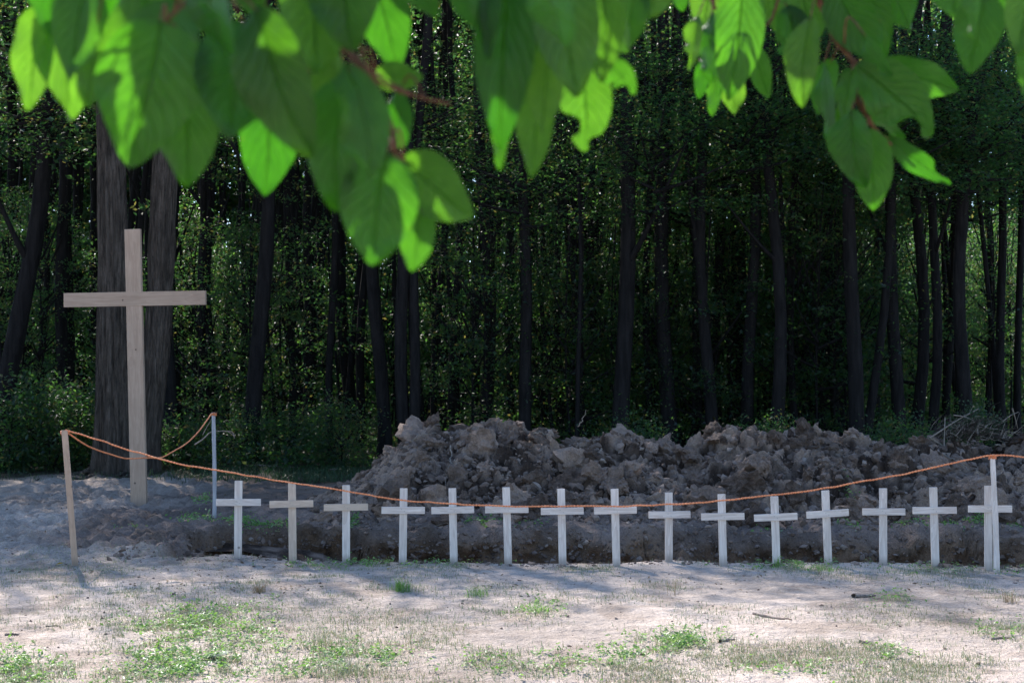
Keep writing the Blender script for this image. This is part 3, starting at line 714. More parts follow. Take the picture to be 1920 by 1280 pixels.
# bushes along the wood edge
EB = [(15, 21.8, 1.15, 'leafy green bush at the wood edge, at the left edge of the photo'), (95, 22, .95, 'leafy bush at the wood edge behind the left stake'), (150, 23, 1.0, 'bush filling the gap left of the twin trunked tree'),
      (345, 22.8, .65, 'low dark bush right of the twin trunked tree'), (430, 23, .7, 'dark bush right of the thin grey stake'), (540, 23.5, .7, 'dark bush behind the second small cross'),
      (640, 23, .8, 'low bush just left of the heap'), (1180, 20.2, .75, 'low dark bush peeping over the middle of the heap'), (1430, 20.5, .7, 'low bush peeping over the heap by the eleventh cross'),
      (1690, 20.0, .7, 'small bush behind the heap left of the brushwood')]
for k, (px, d, s, lab) in enumerate(EB):
    P = at(px, 880, d); e = thing('bush', lab, 'bush', (P.x, d, 0), 'bushes at the wood edge'); c = ob('foliage', bush[k % 4], e, (0, 0, .55 * s)); c.scale = (s, s, s)
    A = Acc()
    for a in range(5):
        an = a * 1.3 + k; V, Q = tube([(0, 0, -.05), (math.cos(an) * .15, math.sin(an) * .15, .3 * s), (math.cos(an) * .4 * s, math.sin(an) * .4 * s, .8 * s)], [.012, .009, .004], 5); A.add(V, Q)
    ob('stems', A.mesh('stems', [M_BARK], True), e)
# undergrowth and far woodland: leaf masses
r = np.random.default_rng(77); n = 70000
yy = 21.6 + r.uniform(0, 1, n) ** 1.3 * 24; xx = r.uniform(-.40, .40, n) * yy
dens = fbm(xx * .5, yy * .5, 3, 90); hh = np.clip(.35 + dens * 1.8, .06, 1.4); zz = r.uniform(0, 1, n) * hh
k = (yy > 22.4) | (xx < -3)
V, Q = leaf_cards(np.stack([xx, yy, zz + .03], 1)[k], .04, r); me = mesh_np('undergrowth', V, [Q], [M_LEAF]); ob('undergrowth', me, kind='stuff', label='low dark leafy undergrowth covering the floor of the wood', category='undergrowth')
def mass(name, label, n, y0, y1, f, top, size, seed, x0=-.5, x1=.5, flat=.35):
    r = np.random.default_rng(seed); nc = n // 60
    cy = r.uniform(y0, y1, nc); cx = r.uniform(x0, x1, nc) * cy; cz = r.uniform(.0, 1, nc) ** f * top
    L = np.stack([cx, cy, cz], 1)[:, None] + r.normal(size=(nc, 60, 3)) * np.array([1.0, 1.0, .5])
    L = L.reshape(-1, 3); L = L[L[:, 2] > 0]
    V, Q = leaf_cards(L, size, r); ob(name, mesh_np(name, V, [Q], [M_LEAF]), kind='stuff', label=label, category='woodland')
mass('distant_foliage', 'far mass of leaves closing the view behind all the trunks', 300000, 54, 63, .95, 17.5, .19, 91)
mass('lit_thicket', 'sunlit pale green thicket glimpsed deep between the right hand trunks', 60000, 39, 44, 1.1, 5.5, .06, 92, .14, .45)

# ------------------------------------------------------------------ the old tree with two trunks behind the tall cross
Yt = 21.2; B = at(214, 893, Yt)
old = thing('twin_trunked_tree', 'old rough barked tree with two trunks from one root, behind the tall cross', 'tree', (B.x, Yt, 0))
def rough_trunk(pts, wid, name='trunk', seed=1, sides=84, n=90, top=None):
    P = smooth_path([Vector((at(a, b, Yt).x - B.x, dy, at(a, b, Yt).z)) for a, b, dy in pts], n)
    W_ = np.interp(np.linspace(0, 1, n), np.linspace(0, 1, len(wid)), wid) / 2 * Yt / F
    T = np.gradient(P, axis=0); T /= np.linalg.norm(T, axis=1)[:, None]; A_ = np.cross(T, [0, -1.0, 0]); A_ /= np.linalg.norm(A_, axis=1)[:, None]; B_ = np.cross(T, A_)
    th = np.arange(sides) / sides * 2 * math.pi; s = np.linspace(0, 1, n)
    rid = np.abs(vn(np.broadcast_to(th[None] * 9 + seed, (n, sides)) + .5 * vn(s[:, None] * 12 + 0 * th, th[None] * 2 + 0 * s[:, None], seed), np.broadcast_to(s[:, None] * 7, (n, sides)), seed)) * 2
    low = (1 - s[:, None]) ** 7
    R = W_[:, None] * (.90 + .26 * rid + .30 * low * (np.sin(th * 5 + seed)[None] + .4))
    V = P[:, None] + R[..., None] * (np.cos(th)[None, :, None] * A_[:, None] + np.sin(th)[None, :, None] * B_[:, None])
    i = np.arange(n - 1)[:, None] * sides; j = np.arange(sides)[None, :]; kk = (j + 1) % sides
    Q = np.stack([i + j, i + kk, i + sides + kk, i + sides + j], -1).reshape(-1, 4)
    ob(name, mesh_np(name, V.reshape(-1, 3), [Q], [M_BIGBARK], True), old)
rough_trunk([(212, 905, 0), (212, 800, 0), (214, 600, 0), (210, 400, 0), (206, 200, 0), (200, 0, 0), (194, -300, .2), (190, -700, .3)], [68, 58, 55, 52, 44, 40, 34, 20], seed=3)
rough_trunk([(258, 905, .25), (268, 800, .25), (284, 650, .3), (292, 520, .3), (296, 400, .3), (304, 250, .3), (312, 0, .4), (330, -400, .5), (345, -700, .5)], [50, 45, 44, 45, 48, 44, 40, 32, 18], seed=8)
A = Acc()
for a, l, r0 in ((-2.8, 1.1, .07), (-2.2, .9, .06), (-1.7, .7, .05), (-1.2, .9, .06), (-.7, 1.2, .07), (-.2, 1.0, .05), (3.0, 1.0, .05), (-1.0, 1.5, .045), (-2.5, 1.5, .04)):
    c = np.array([.15, .1]); P = []
    for s in np.linspace(.18, l, 9):
        x, y = c[0] + math.cos(a + .25 * math.sin(s * 5)) * s, c[1] + math.sin(a + .25 * math.sin(s * 5)) * s
        P.append((x, y, float(hgt(x + B.x, y + Yt)) + .10 * math.exp(-s * 2.6) + .005 - .03 * s / l))
    V, Q = tube(P, np.linspace(r0, .012, 9), 8, .12); A.add(V, Q)
ob('surface_roots', A.mesh('surface_roots', [M_BIGBARK], True), old)
for q, (dx, dz, k) in enumerate(((-.4, 8.6, 0), (1.0, 9.0, 2))):
    c = ob('crown', crowns[k], old, (dx, .3, dz)); c.scale = (1.1, 1.1, 1)

# ------------------------------------------------------------------ brushwood on the right end of the heap
r = np.random.default_rng(55); A = Acc(); c0 = at(1822, 812, 16.2)
for k in range(460):
    p = c0 + Vector((r.normal(0, .20), r.normal(0, .18), abs(r.normal(0, .10)) - .07)); a = r.uniform(-.5, 1.2) if r.uniform() < .6 else r.uniform(0, 3.1); l = r.uniform(.05, .24)
    d = Vector((math.cos(a), r.uniform(-.5, .5), math.sin(a) * .8)); bnd = Vector(r.normal(0, .03, 3))
    V, Q = tube(smooth_path([p, p + d * l * .5 + bnd, p + d * l], 5), np.linspace(.0038, .0012, 5) * r.uniform(.6, 1.9), 5); A.add(V, Q, int(k % 3 > 0))
for a, b, w in (((1770, 838), (1772, 782), .010), ((1745, 820), (1835, 766), .010), ((1788, 778), (1830, 790), .009), ((1880, 790), (1910, 772), .006), ((1898, 765), (1908, 803), .009), ((1740, 818), (1800, 862), .013), ((1866, 834), (1880, 838), .012)):
    V, Q = tube(smooth_path([at(*a, 16.0), (at(*a, 16.0) + at(*b, 16.05)) / 2 + Vector((0, 0, .015)), at(*b, 16.1)], 7), np.linspace(w, w * .5, 7), 6, .1); A.add(V, Q, 0)
brush = thing('brushwood', 'tangle of dead twigs and roots with green sprigs on the right of the heap', 'brushwood', c0 - Vector((0, 0, .15)))
ob('twigs', A.mesh('twigs', [M_ROOT, M_BIGBARK], True), brush, -brush.location, kind='stuff')
L = []
for k in range(110):
    cx, cy = (1826, 785) if k < 40 else ((1855, 800) if k < 85 else (1795, 825)); p = at(cx + r.normal(0, 14), cy + r.normal(0, 14), 16.25 + r.normal(0, .15)); L.append(np.array(p) + r.normal(0, .035, (22, 3)))
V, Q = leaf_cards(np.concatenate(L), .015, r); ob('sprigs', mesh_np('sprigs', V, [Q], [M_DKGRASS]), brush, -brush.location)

# ------------------------------------------------------------------ grass, weeds and litter on the clearing
def blades(P, h, w, rng, lean=.6, bend=.5):
    n = len(P); a = rng.uniform(0, 2 * math.pi, n); d = np.stack([np.cos(a), np.sin(a), 0 * a], 1); s = np.stack([-np.sin(a), np.cos(a), 0 * a], 1)
    h = (h * rng.uniform(.4, 1.3, n))[:, None]; w = (w * rng.uniform(.6, 1.4, n))[:, None]; l = (lean * rng.uniform(.1, 1.3, n))[:, None]
    up = np.array([0, 0, 1.0]); m = P + h * .55 * (up + d * l * .6); t = P + h * (up * (1 - bend * l * .5) + d * l * 1.5)
    V = np.stack([P - s * w, P + s * w, m + s * w * .8, m - s * w * .8, t], 1).reshape(-1, 3); k = np.arange(n)[:, None] * 5
    return V, k + [[0, 1, 2, 3]], k + [[3, 2, 4]]
def scatter(name, n, fn, mat, h, w, seed, label, lean=.7, cat='grass', bend=.5):
    r = np.random.default_rng(seed); y = r.uniform(6.3, 12, n * 6) ; x = r.uniform(-.40, .40, len(y)) * y
    k = r.uniform(0, 1, len(y)) < fn(x, y); x = x[k][:n]; y = y[k][:n]
    k = pit_depth(x, y) < .05; x = x[k]; y = y[k]
    P = np.stack([x, y, hgt(x, y) - .002], 1); V, Q, T = blades(P, h, w, r, lean, bend)
    ob(name, mesh_np(name, V, [Q, T], [mat]), kind='stuff', label=label, category=cat)
def patches(l, soft=1.0):
    def f(x, y):
        o = np.zeros(x.shape)
        for a, b, rx, ry, d in l:
            g = gp(a, b); ex = rx * g.y / F; ey = abs(gd(b - ry) - gd(b + ry)) / 2
            o = np.maximum(o, d * np.exp(-(((x - g.x) / ex) ** 2 + ((y - g.y) / ey) ** 2) * 1.2))
        return o * np.clip(.5 + 1.6 * fbm(x * 7, y * 7, 3, 95), 0, 1)
    return f
GP = [(330, 1180, 110, 40, 1), (420, 1225, 80, 25, .8), (60, 1265, 110, 28, .9), (330, 1255, 170, 22, .9), (640, 1225, 110, 30, .7), (620, 1262, 130, 18, .8), (980, 1250, 120, 25, .8), (960, 1150, 80, 20, .5), (1240, 1225, 110, 28, .8), (1180, 1262, 110, 15, .7),
      (1700, 1235, 120, 30, .5), (1880, 1185, 60, 20, .7), (1420, 1245, 60, 15, .6), (230, 1120, 160, 20, .35), (740, 1105, 60, 12, .7), (880, 1110, 70, 12, .5), (600, 1085, 60, 8, .5), (680, 1062, 110, 7, .9), (840, 1062, 60, 6, .7), (1100, 1068, 60, 6, .5),
      (1250, 1105, 50, 10, .6), (1530, 1064, 90, 9, 1), (1760, 1070, 80, 8, .8), (1905, 1065, 40, 10, .9), (100, 1075, 170, 10, .3), (480, 1100, 60, 12, .4), (1880, 1115, 50, 12, .3), (1020, 1160, 40, 14, .6), (1675, 1130, 40, 12, .5)]
pf = patches(GP)
bg = lambda x, y: (.10 + .30 * ss((9.2 - y) / 2.0)) * np.clip(.25 + 1.5 * fbm(x * 1.6, y * 1.6, 4, 97), 0, 1)
scatter('short_grass', 80000, lambda x, y: np.clip(pf(x, y) * .8 + bg(x, y) * 1.15, 0, 1), M_GRASS, .030, .0016, 201, 'sparse short grass in patches over the pale dirt')
scatter('dry_litter', 45000, lambda x, y: np.clip(bg(x, y) + .25 * pf(x, y), 0, 1), M_STRAW, .012, .0012, 202, 'dry straw and stalk litter lying on the pale dirt', 2.2, 'litter', 1.2)
# broad leaved weeds
r = np.random.default_rng(203)
WP = [(380, 1160, 50, 16, 300), (400, 1195, 60, 20, 420), (345, 1185, 55, 20, 260), (300, 1240, 45, 12, 330), (320, 1262, 60, 12, 360), (390, 1245, 30, 8, 120), (20, 1240, 35, 14, 260), (30, 1268, 60, 10, 260), (640, 1235, 40, 12, 160), (690, 1238, 30, 8, 120), (560, 1256, 30, 8, 90),
      (1250, 1212, 35, 10, 170), (1290, 1218, 25, 6, 90), (1190, 1235, 30, 8, 110), (1010, 1148, 22, 9, 110), (1310, 1205, 30, 6, 60), (1500, 1262, 60, 8, 80), (1030, 1255, 70, 10, 110), (960, 1250, 60, 9, 90), (1670, 1230, 20, 8, 60), (1680, 1128, 18, 8, 60),
      (1540, 1058, 50, 6, 150), (1460, 1062, 30, 5, 60), (1910, 1062, 28, 7, 120), (690, 1056, 45, 5, 140), (600, 1063, 30, 4, 60), (800, 1060, 50, 4, 90), (1760, 1066, 60, 5, 80), (1900, 1190, 35, 10, 110), (500, 1215, 26, 8, 70), (450, 1180, 40, 16, 100)]
P = []
for a, b, rx, ry, n in WP:
    px = a + r.normal(0, rx * 1.25, n); py = np.clip(b + r.normal(0, ry * 1.15, n), 1049, 1290)
    kk = r.uniform(0, 1, n) < np.clip(.52 + 2.2 * fbm(px / 22, py / 7, 3, 99), 0, 1); px, py = px[kk], py[kk]
    for u, v in zip(px, py):
        g = gp(u, v); P.append((g.x, g.y))
P = np.array(P); k = pit_depth(P[:, 0], P[:, 1]) < .05; P = P[k]
C_ = np.stack([P[:, 0], P[:, 1], hgt(P[:, 0], P[:, 1])], 1); C_ = np.repeat(C_, 4, 0) + r.normal(0, 1, (len(P) * 4, 3)) * [.018, .018, .0] + np.abs(r.normal(0, 1, (len(P) * 4, 3))) * [0, 0, .018] + [0, 0, .008]
V, Q = leaf_cards(C_, .0125, r, 1.2); ob('broadleaf_weeds', mesh_np('broadleaf_weeds', V, [Q], [M_LEAFW]), kind='stuff', label='bright green broad leaved weeds creeping over the dirt', category='weeds')
# shade grass at the wood edge and weeds on the far bank
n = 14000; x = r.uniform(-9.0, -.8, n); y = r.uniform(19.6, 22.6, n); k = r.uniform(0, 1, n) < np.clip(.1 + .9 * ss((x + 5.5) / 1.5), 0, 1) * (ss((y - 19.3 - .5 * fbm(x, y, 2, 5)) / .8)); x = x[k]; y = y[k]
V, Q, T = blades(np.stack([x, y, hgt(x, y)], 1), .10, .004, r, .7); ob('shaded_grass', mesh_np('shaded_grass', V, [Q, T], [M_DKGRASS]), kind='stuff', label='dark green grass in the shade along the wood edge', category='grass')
FW = [(1595, 955, 9, 30, 120), (1700, 990, 30, 8, 110), (1770, 985, 14, 8, 110), (1830, 992, 18, 7, 120), (1590, 985, 20, 8, 60), (660, 1020, 10, 12, 60), (900, 992, 40, 7, 90), (1000, 992, 30, 5, 50), (450, 978, 30, 10, 90), (500, 985, 40, 8, 90), (250, 1030, 22, 6, 70), (1430, 990, 20, 8, 50),
      (380, 935, 12, 8, 30), (1890, 985, 14, 5, 50), (370, 970, 30, 8, 50), (1840, 968, 8, 12, 40)]
L = []
for a, b, rx, ry, n in FW:
    Y0 = 13.6 if b > 960 else 14.6; c = at(a, b, Y0); s = Y0 / F; n *= 3; L.append(np.array(c) + r.normal(0, 1, (n, 3)) * [rx * s * .6, .12, ry * s * .6])
L = np.concatenate(L); L[:, 2] = np.maximum(L[:, 2], np.maximum(hgt(L[:, 0], L[:, 1]), mz(L[:, 0], L[:, 1])) + .01)
V, Q = leaf_cards(L, .017, r, .6); ob('bank_weeds', mesh_np('bank_weeds', V, [Q], [M_LEAFW]), kind='stuff', label='small green weeds growing on the far bank of the pit', category='weeds')

# individual tufts
def tuft(label, px, py, n, h, w, mat, spread, lean=1.0, cat='grass tuft', name='grass_tuft', seed=0):
    g = gp(px, py); r = np.random.default_rng(1000 + seed); z = float(hgt(g.x, g.y))
    P = np.concatenate([r.normal(0, spread, (n, 2)), np.zeros((n, 1))], 1); V, Q, T = blades(P, h, w, r, lean)
    ob(name, mesh_np(name, V, [Q, T], [mat]), None, (g.x, g.y, z - .003), label=label, category=cat, group='tufts on the clearing')
tuft('reddish dry grass tuft standing alone in front of the second small cross', 485, 1114, 70, .085, .0017, M_STRAW, .022, 1.1, seed=1)
tuft('grassy weed clump in the shadow before the fourth small cross', 755, 1112, 120, .10, .0022, M_LEAFW, .035, .7, seed=2)
tuft('low spiky tuft right of the shadowed clump, before the fifth cross', 895, 1122, 90, .07, .0018, M_LEAFW, .04, 1.0, seed=3)
tuft('tall thin dry grass fanning out near the bottom, left of the middle', 605, 1222, 60, .15, .0013, M_GRASS, .05, .9, seed=4)
tuft('sparse tall stalks rising from the green weed patch on the left', 300, 1215, 26, .19, .0010, M_STRAW, .06, .45, seed=5)
tuft('dry stalk cluster near the right edge of the clearing', 1890, 1130, 40, .10, .0016, M_STRAW, .03, .8, seed=6)
tuft('thin tilted straw stalks in front of the ninth small cross', 1262, 1120, 10, .14, .0014, M_STRAW, .02, .6, seed=7)
tuft('green tuft at the foot of the twelfth small cross', 1545, 1066, 90, .06, .0018, M_LEAFW, .06, .8, seed=8)
tuft('small green tuft at the foot of the eleventh small cross', 1458, 1062, 40, .10, .0016, M_LEAFW, .012, .4, seed=9)
tuft('bright green tuft in the sun left of the middle foreground', 1010, 1152, 70, .04, .003, M_LEAFW, .035, 1.0, seed=10)
tuft('grass tuft at the bottom edge, right of the left weed patch', 650, 1268, 120, .09, .0018, M_GRASS, .08, .8, seed=11)
# flat grey-green conifer sprig
g = gp(405, 1240); r = np.random.default_rng(5); n = 150; a = r.uniform(-.45, .25, n); l = r.uniform(.05, .14, n)
P = []; Qs = []
for q in range(n):
    d = np.array([math.cos(a[q]), math.sin(a[q]) * 2.2, .25]); d /= np.linalg.norm(d); s = np.array([-d[1], d[0], 0]) * .0011; o0 = r.normal(0, .012, 3) * [1, 1, .2]
    P += [o0 - s, o0 + s, o0 + d * l[q] + s * .5, o0 + d * l[q] - s * .5]; Qs.append([4 * q, 4 * q + 1, 4 * q + 2, 4 * q + 3])
ob('conifer_sprig', mesh_np('conifer_sprig', np.array(P) + [0, 0, .012], [np.array(Qs)], [M_SILVER]), None, (g.x - .05, g.y, float(hgt(g.x, g.y))), label='flat grey green conifer sprig lying below the left weed patch', category='sprig')
# sticks
def stick(label, a, b, r0, seed, name='stick', cat='stick', lump=0):
    A_, B_ = gp(*a), gp(*b); r = np.random.default_rng(seed); n = 9
    P = np.linspace(A_, B_, n) + r.normal(0, .006, (n, 3)); P[:, 2] = hgt(P[:, 0], P[:, 1]) + r0 * .7
    V, Q = tube(P - P[0], np.linspace(r0, r0 * .5, n), 7, .2, r); ob(name, mesh_np(name, V, [Q], [M_STICK], True), None, P[0], label=label, category=cat)
stick('pale knobbly stick lying in the sun below the tenth small cross', (1412, 1162), (1488, 1172), .009, 1)
stick('short thick brown stick in the shadow below the thirteenth small cross', (1600, 1123), (1643, 1122), .017, 2)
stick('thin stick lying near the bottom, left of the right hand weeds', (1345, 1214), (1378, 1209), .010, 3)
stick('small dark stick on the right of the sunny dirt', (1860, 1203), (1892, 1204), .009, 4)
stick('dark bark fragment right of the middle foreground', (1614, 1212), (1635, 1211), .012, 5, 'bark_fragment', 'bark')
stick('thin pale stick leaning across the shaded dirt left of the tall cross', (85, 945), (100, 932), .006, 6)
stick('pale log end lying at the wood edge left of the heap', (618, 883), (632, 881), .03, 7)
stick('fallen thin branch along the wood edge left of the heap', (465, 876), (570, 875), .016, 8, 'fallen_branch', 'branch')
stick('dark stick on the dirt near the left edge', (10, 1190), (36, 1189), .008, 9)
stick('thin dark twig in the left foreground', (88, 1175), (115, 1174), .005, 10, 'twig', 'twig')
stick('pale root lying on the bank between the tenth and twelfth crosses', (1478, 980), (1530, 981), .010, 11, 'loose_root', 'root')
# pebbles and crumbs over the clearing: uncountable
r = np.random.default_rng(301); n = 3200; y = r.uniform(6.6, 19, n) ; x = r.uniform(-.39, .39, n) * y; k = (pit_depth(x, y) < .02) & ~((mound(x, y) > 0) & (y > 13)); k &= r.uniform(0, 1, n) < np.where(x < -1.6, 1, .55); x = x[k]; y = y[k]
crumbs(np.stack([x, y, hgt(x, y)], 1), .003 + .012 * r.uniform(0, 1, len(x)) ** 3, 'loose_pebbles', M_CRUMB, I1, None, None, kind='stuff', label='small clods and pebbles scattered over the dirt', category='pebbles')
n = 1700; x = r.uniform(-3.3, 5.4, n); t = r.uniform(0, 1, n); y = np.where(t < .25, np.interp(x, *FE) - np.abs(r.normal(0, .12, n)), np.interp(x, *BE) + r.normal(0, .22, n) - .05)
k = (x > -3.2); x = x[k]; y = y[k]; crumbs(np.stack([x, y, hgt(x, y)], 1), .008 + .032 * r.uniform(0, 1, len(x)) ** 3, 'pit_edge_crumbs', M_CRUMB, I1, None, None, kind='stuff', label='crumbled soil lumps along the edges of the pit', category='soil crumbs')
r = np.random.default_rng(302); Vg = np.stack([XD, YD, Z], -1); sel = np.argwhere((D > .03) & (D < .75) & (Y > np.interp(X, *FE) + .4) & (X < 5.6) & (Z > -.5)); sel = sel[r.integers(0, len(sel), 3600)]
crumbs(Vg[sel[:, 0], sel[:, 1]] + [0, -.004, 0], .006 + .030 * r.uniform(0, 1, 3600) ** 3, 'wall_crumbs', M_CRUMB, I1, None, None, kind='stuff', label='crumbly brown soil lumps sticking to the far wall of the pit', category='soil crumbs')
n = 150; A = Acc(); x = r.uniform(-3.1, 5.4, n); y = np.interp(x, *BE) + r.normal(0, .12, n)
for q in range(n):
    p = np.array([x[q], y[q], float(hgt(x[q], y[q])) + .01]); a = r.uniform(0, 6.28); l = r.uniform(.04, .16); d = np.array([math.cos(a), math.sin(a), r.uniform(-.3, .5)]) * l
    V, Q = tube(smooth_path([p, p + d * .5 + r.normal(0, .01, 3), p + d], 5), np.linspace(.002, .0009, 5), 4); A.add(V, Q)
ob('pit_edge_roots', A.mesh('pit_edge_roots', [M_ROOT], True), kind='stuff', label='fine root ends along the far edge of the pit', category='roots')
r = np.random.default_rng(401); n = 5200; y = r.uniform(9.6, 20.5, n); x = r.uniform(-.39, .39, n) * y; k = ((x < -.9 + r.normal(0, .6, n)) | (y < 11) & (r.uniform(0, 1, n) < .3)) & (pit_depth(x, y) < .02) & (fbm(x * 1.5, y * 1.5, 3, 402) > -.12); x = x[k]; y = y[k]
m = leaf_mat('brown_litter', [(.10, .065, .04), (.19, .13, .08), (.30, .22, .14), (.07, .05, .035)], [(.08, .05, .03)] * 4, .7, .15, .2)
V, Q = leaf_cards(np.stack([x, y, hgt(x, y) + .006], 1), .016, r, 2.5); ob('leaf_litter', mesh_np('leaf_litter', V, [Q], [m]), kind='stuff', label='small brown leaf and bark litter strewn over the shaded dirt', category='litter')
# fallen yellow leaves and a pale paper-like clump
for px, py, lab in ((729, 1069, 'yellow fallen leaf at the pit edge before the fourth small cross'), (112, 1062, 'yellowish fallen leaf left of the leaning tan stake'), (12, 1028, 'yellow fallen leaf on the shaded dirt at the left edge')):
    g = gp(px, py); V, Q = leaf_cards(np.zeros((1, 3)), .03, np.random.default_rng(px), 2)
    m = bpy.data.materials.get('yellow_leaf') or leaf_mat('yellow_leaf', [(.5, .33, .05), (.5, .33, .05)], [(.4, .3, .05), (.4, .3, .05)])
    ob('fallen_leaf', mesh_np('fallen_leaf', V, [Q], [m]), None, (g.x, g.y, float(hgt(g.x, g.y)) + .012), label=lab, category='leaf', group='yellow fallen leaves')

# ------------------------------------------------------------------ the branches that hang into the view
def leaf_mesh(seed, wmax=.72, peak=.40, acum=.10, bite=None, curl=.14, fold=.20, wave=.085, serr=.022):
    r = np.random.default_rng(seed); n, m_ = 60, 10
    t = np.linspace(0, 1, n); s = np.linspace(-1, 1, m_ + 1)
    e = math.log(.5) / math.log(peak)
    w = np.sin(math.pi * t ** e) ** .68 * (1 - acum * 3.0 * np.clip(t - .72, 0, 1)) * .5 * wmax
    w = np.maximum(w, .010 * (t < .98))
    T, SS = np.meshgrid(t, s, indexing='ij')
    ser = 1 + serr * 2 * (np.abs((t * 26) % 1 - .2) - .4) + .02 * np.sin(t * 9 + seed)
    wl = (w * ser)[:, None] * np.ones(m_ + 1)[None]
    if bite:
        for (side, tc, wd, dp) in bite:
            b = np.exp(-((t - tc) / wd) ** 4) * dp
            wl = wl * np.where(SS * side > 0, 1 - b[:, None], 1)
    Xl = SS * wl; Yl = T - .10 * wl * (1 - np.abs(SS)) * 0
    bendx = .05 * np.sin(t * 3 + r.uniform(0, 6)) * t
    Zl = fold * np.abs(Xl) - curl * (T - .1) ** 2 * 2 + wave * np.sin(T * r.uniform(8, 13) + r.uniform(0, 6)) * np.abs(SS) ** 2 * (.5 + .5 * SS * r.choice([-1, 1]))
    Zl += .012 * np.abs(np.sin((T * 8.5 - np.abs(SS) * 1.6) * math.pi)) * np.abs(SS) * wmax * .6
    Zl += .05 * fbm(T * 3 + seed, SS * 1.2 + seed, 2, seed)
    V = np.stack([Xl + bendx[:, None], Yl, Zl], -1).reshape(-1, 3)
    i = np.arange(n - 1)[:, None] * (m_ + 1); j = np.arange(m_)[None]
    Q = np.stack([i + j, i + j + 1, i + m_ + 2 + j, i + m_ + 1 + j], -1).reshape(-1, 4)
    me = mesh_np('leaf', V, [Q], [M_BLEAF], True)
    uv = me.uv_layers.new(name='UVMap'); U = np.stack([.5 + .5 * SS, T], -1).reshape(-1, 2)
    uv.data.foreach_set('uv', U[Q.ravel()].astype(np.float32).ravel()); return me
LM = [leaf_mesh(1), leaf_mesh(2, .78, .42, curl=.05), leaf_mesh(3, .70, .45, curl=.2, fold=.3), leaf_mesh(4, .8, .38, wave=.09), leaf_mesh(5, .66, .5, fold=.12)]
LB = [leaf_mesh(6, .75, .45, bite=[(1, .72, .10, .75), (-1, .9, .06, .7)]), leaf_mesh(7, .72, .42, bite=[(1, .78, .12, .85), (1, .5, .03, .3)]), leaf_mesh(8, .7, .45, bite=[(-1, .80, .12, .8), (1, .93, .06, .6)])]
def near_pt(P, path):
    d = np.linalg.norm(path - np.array(P), axis=1); i = int(d.argmin()); return path[i], d[i]
def branch(label, twigs, leaves, seed, bright=()):
    """twigs: list of ([(px,py,Y)...], r0, r1); leaves: (base px,py, tip px,py, width px, Y, twist deg, tip depth shift, variant)"""
    rr = random.Random(seed); A = Acc(); paths = []
    t = thing('leafy_branch', label, 'branch', at(*twigs[0][0][0]), 'branches hanging in front of the camera')
    org = np.array(t.location)
    for pts, r0, r1 in twigs:
        P = smooth_path([at(*p) for p in pts], 30); P += np.random.default_rng(seed).normal(0, .0006, P.shape); paths.append(P)
        V, Q = tube(P - org, np.linspace(r0, r1, 30), 8, .08); A.add(V, Q)
    allp = np.concatenate(paths)
    for (bx, by, tx, ty, w, Yd, tw, dz, var) in leaves:
        Bp = at(bx, by, Yd); Tp = at(tx, ty, Yd + dz); ydir = (Tp - Bp); Ln = ydir.length; ydir.normalize()
        view = (Vector((0, 0, H)) - (Bp + Tp) / 2).normalized(); z = (view - ydir * view.dot(ydir)).normalized(); x = ydir.cross(z)
        me = var if not isinstance(var, int) else (LM[var] if var < 5 else LB[var - 5])
        z2 = Matrix.Rotation(rad(tw), 3, ydir) @ z; x2 = ydir.cross(z2)
        wmax = {0: .72, 1: .78, 2: .70, 3: .8, 4: .66, 5: .75, 6: .72, 7: .7}[var]
        sx = .93 * w * Yd / F / max(.25, abs(math.cos(rad(tw)))) / wmax / .95
        Mx = Matrix((x2, ydir, z2)).transposed().to_4x4() @ Matrix.Diagonal((sx, Ln, min(sx, Ln) , 1))
        o = ob('leaf', me, t); o.matrix_local = Matrix.Translation(Bp - t.location) @ Mx
        q, dd = near_pt(Bp, allp)
        mid = (np.array(Bp) + q) / 2 + np.array([0, 0, .15 * dd]) - np.array(ydir) * min(.02, dd * .3)
        V, Q = tube(smooth_path([q, mid, Bp + ydir * .006], 8) - org, np.linspace(.0014, .0010, 8), 6); A.add(V, Q)
    bc = [at(l[0], l[1], l[5]) * (1 - u) + at(l[2], l[3], l[5]) * u for i_, l in enumerate(leaves) if i_ in bright for u in (.3, .7)]
    for k_, (bx, by, tx, ty, w, Yd, tw, dz, var) in enumerate(leaves):  # added leaves above the view, placed sunward to shade all but the bright ones
        if k_ in bright or by < -200: continue
        c = (at(bx, by, Yd) * .45 + at(tx, ty, Yd + dz) * .55)
        for rep in range(2 if w > 110 else 1):
            for tt in range(30):
                d = rr.uniform(.12, 1.0); p = c + sdir * d + Vector((rr.uniform(-.03, .03), rr.uniform(-.03, .03), rr.uniform(-.03, .03)))
                v = p - Vector((0, 0, H))
                if any((p - cb - sdir * max(0, (p - cb).dot(sdir))).length < .06 for cb in bc): continue
                if (v.z * cp - v.y * sp_) / (v.y * cp + v.z * sp_) > 640 / F + .085: break
            else: continue
            z = (sdir + Vector((rr.uniform(-.5, .5), rr.uniform(-.5, .5), rr.uniform(-.5, .5)))).normalized()
            y = Vector((rr.uniform(-.5, .5), rr.uniform(-.3, .3), -1)); y = (y - z * y.dot(z)).normalized(); x = y.cross(z); s = rr.uniform(.085, .125)
            o = ob('leaf', LM[rr.randrange(5)], t); b0 = p - y * s * .5
            o.matrix_local = Matrix.Translation(b0 - t.location) @ Matrix((x, y, z)).transposed().to_4x4() @ Matrix.Scale(s, 4)
            q, dd = near_pt(b0, allp); mid = (np.array(b0) + q) / 2 + np.array([0, 0, .12 * dd])
            V, Q = tube(smooth_path([q, mid, b0], 8) - org, np.linspace(.0015, .0010, 8), 6); A.add(V, Q)
    ob('twig', A.mesh('twig', [M_TWIG], True), t); return t
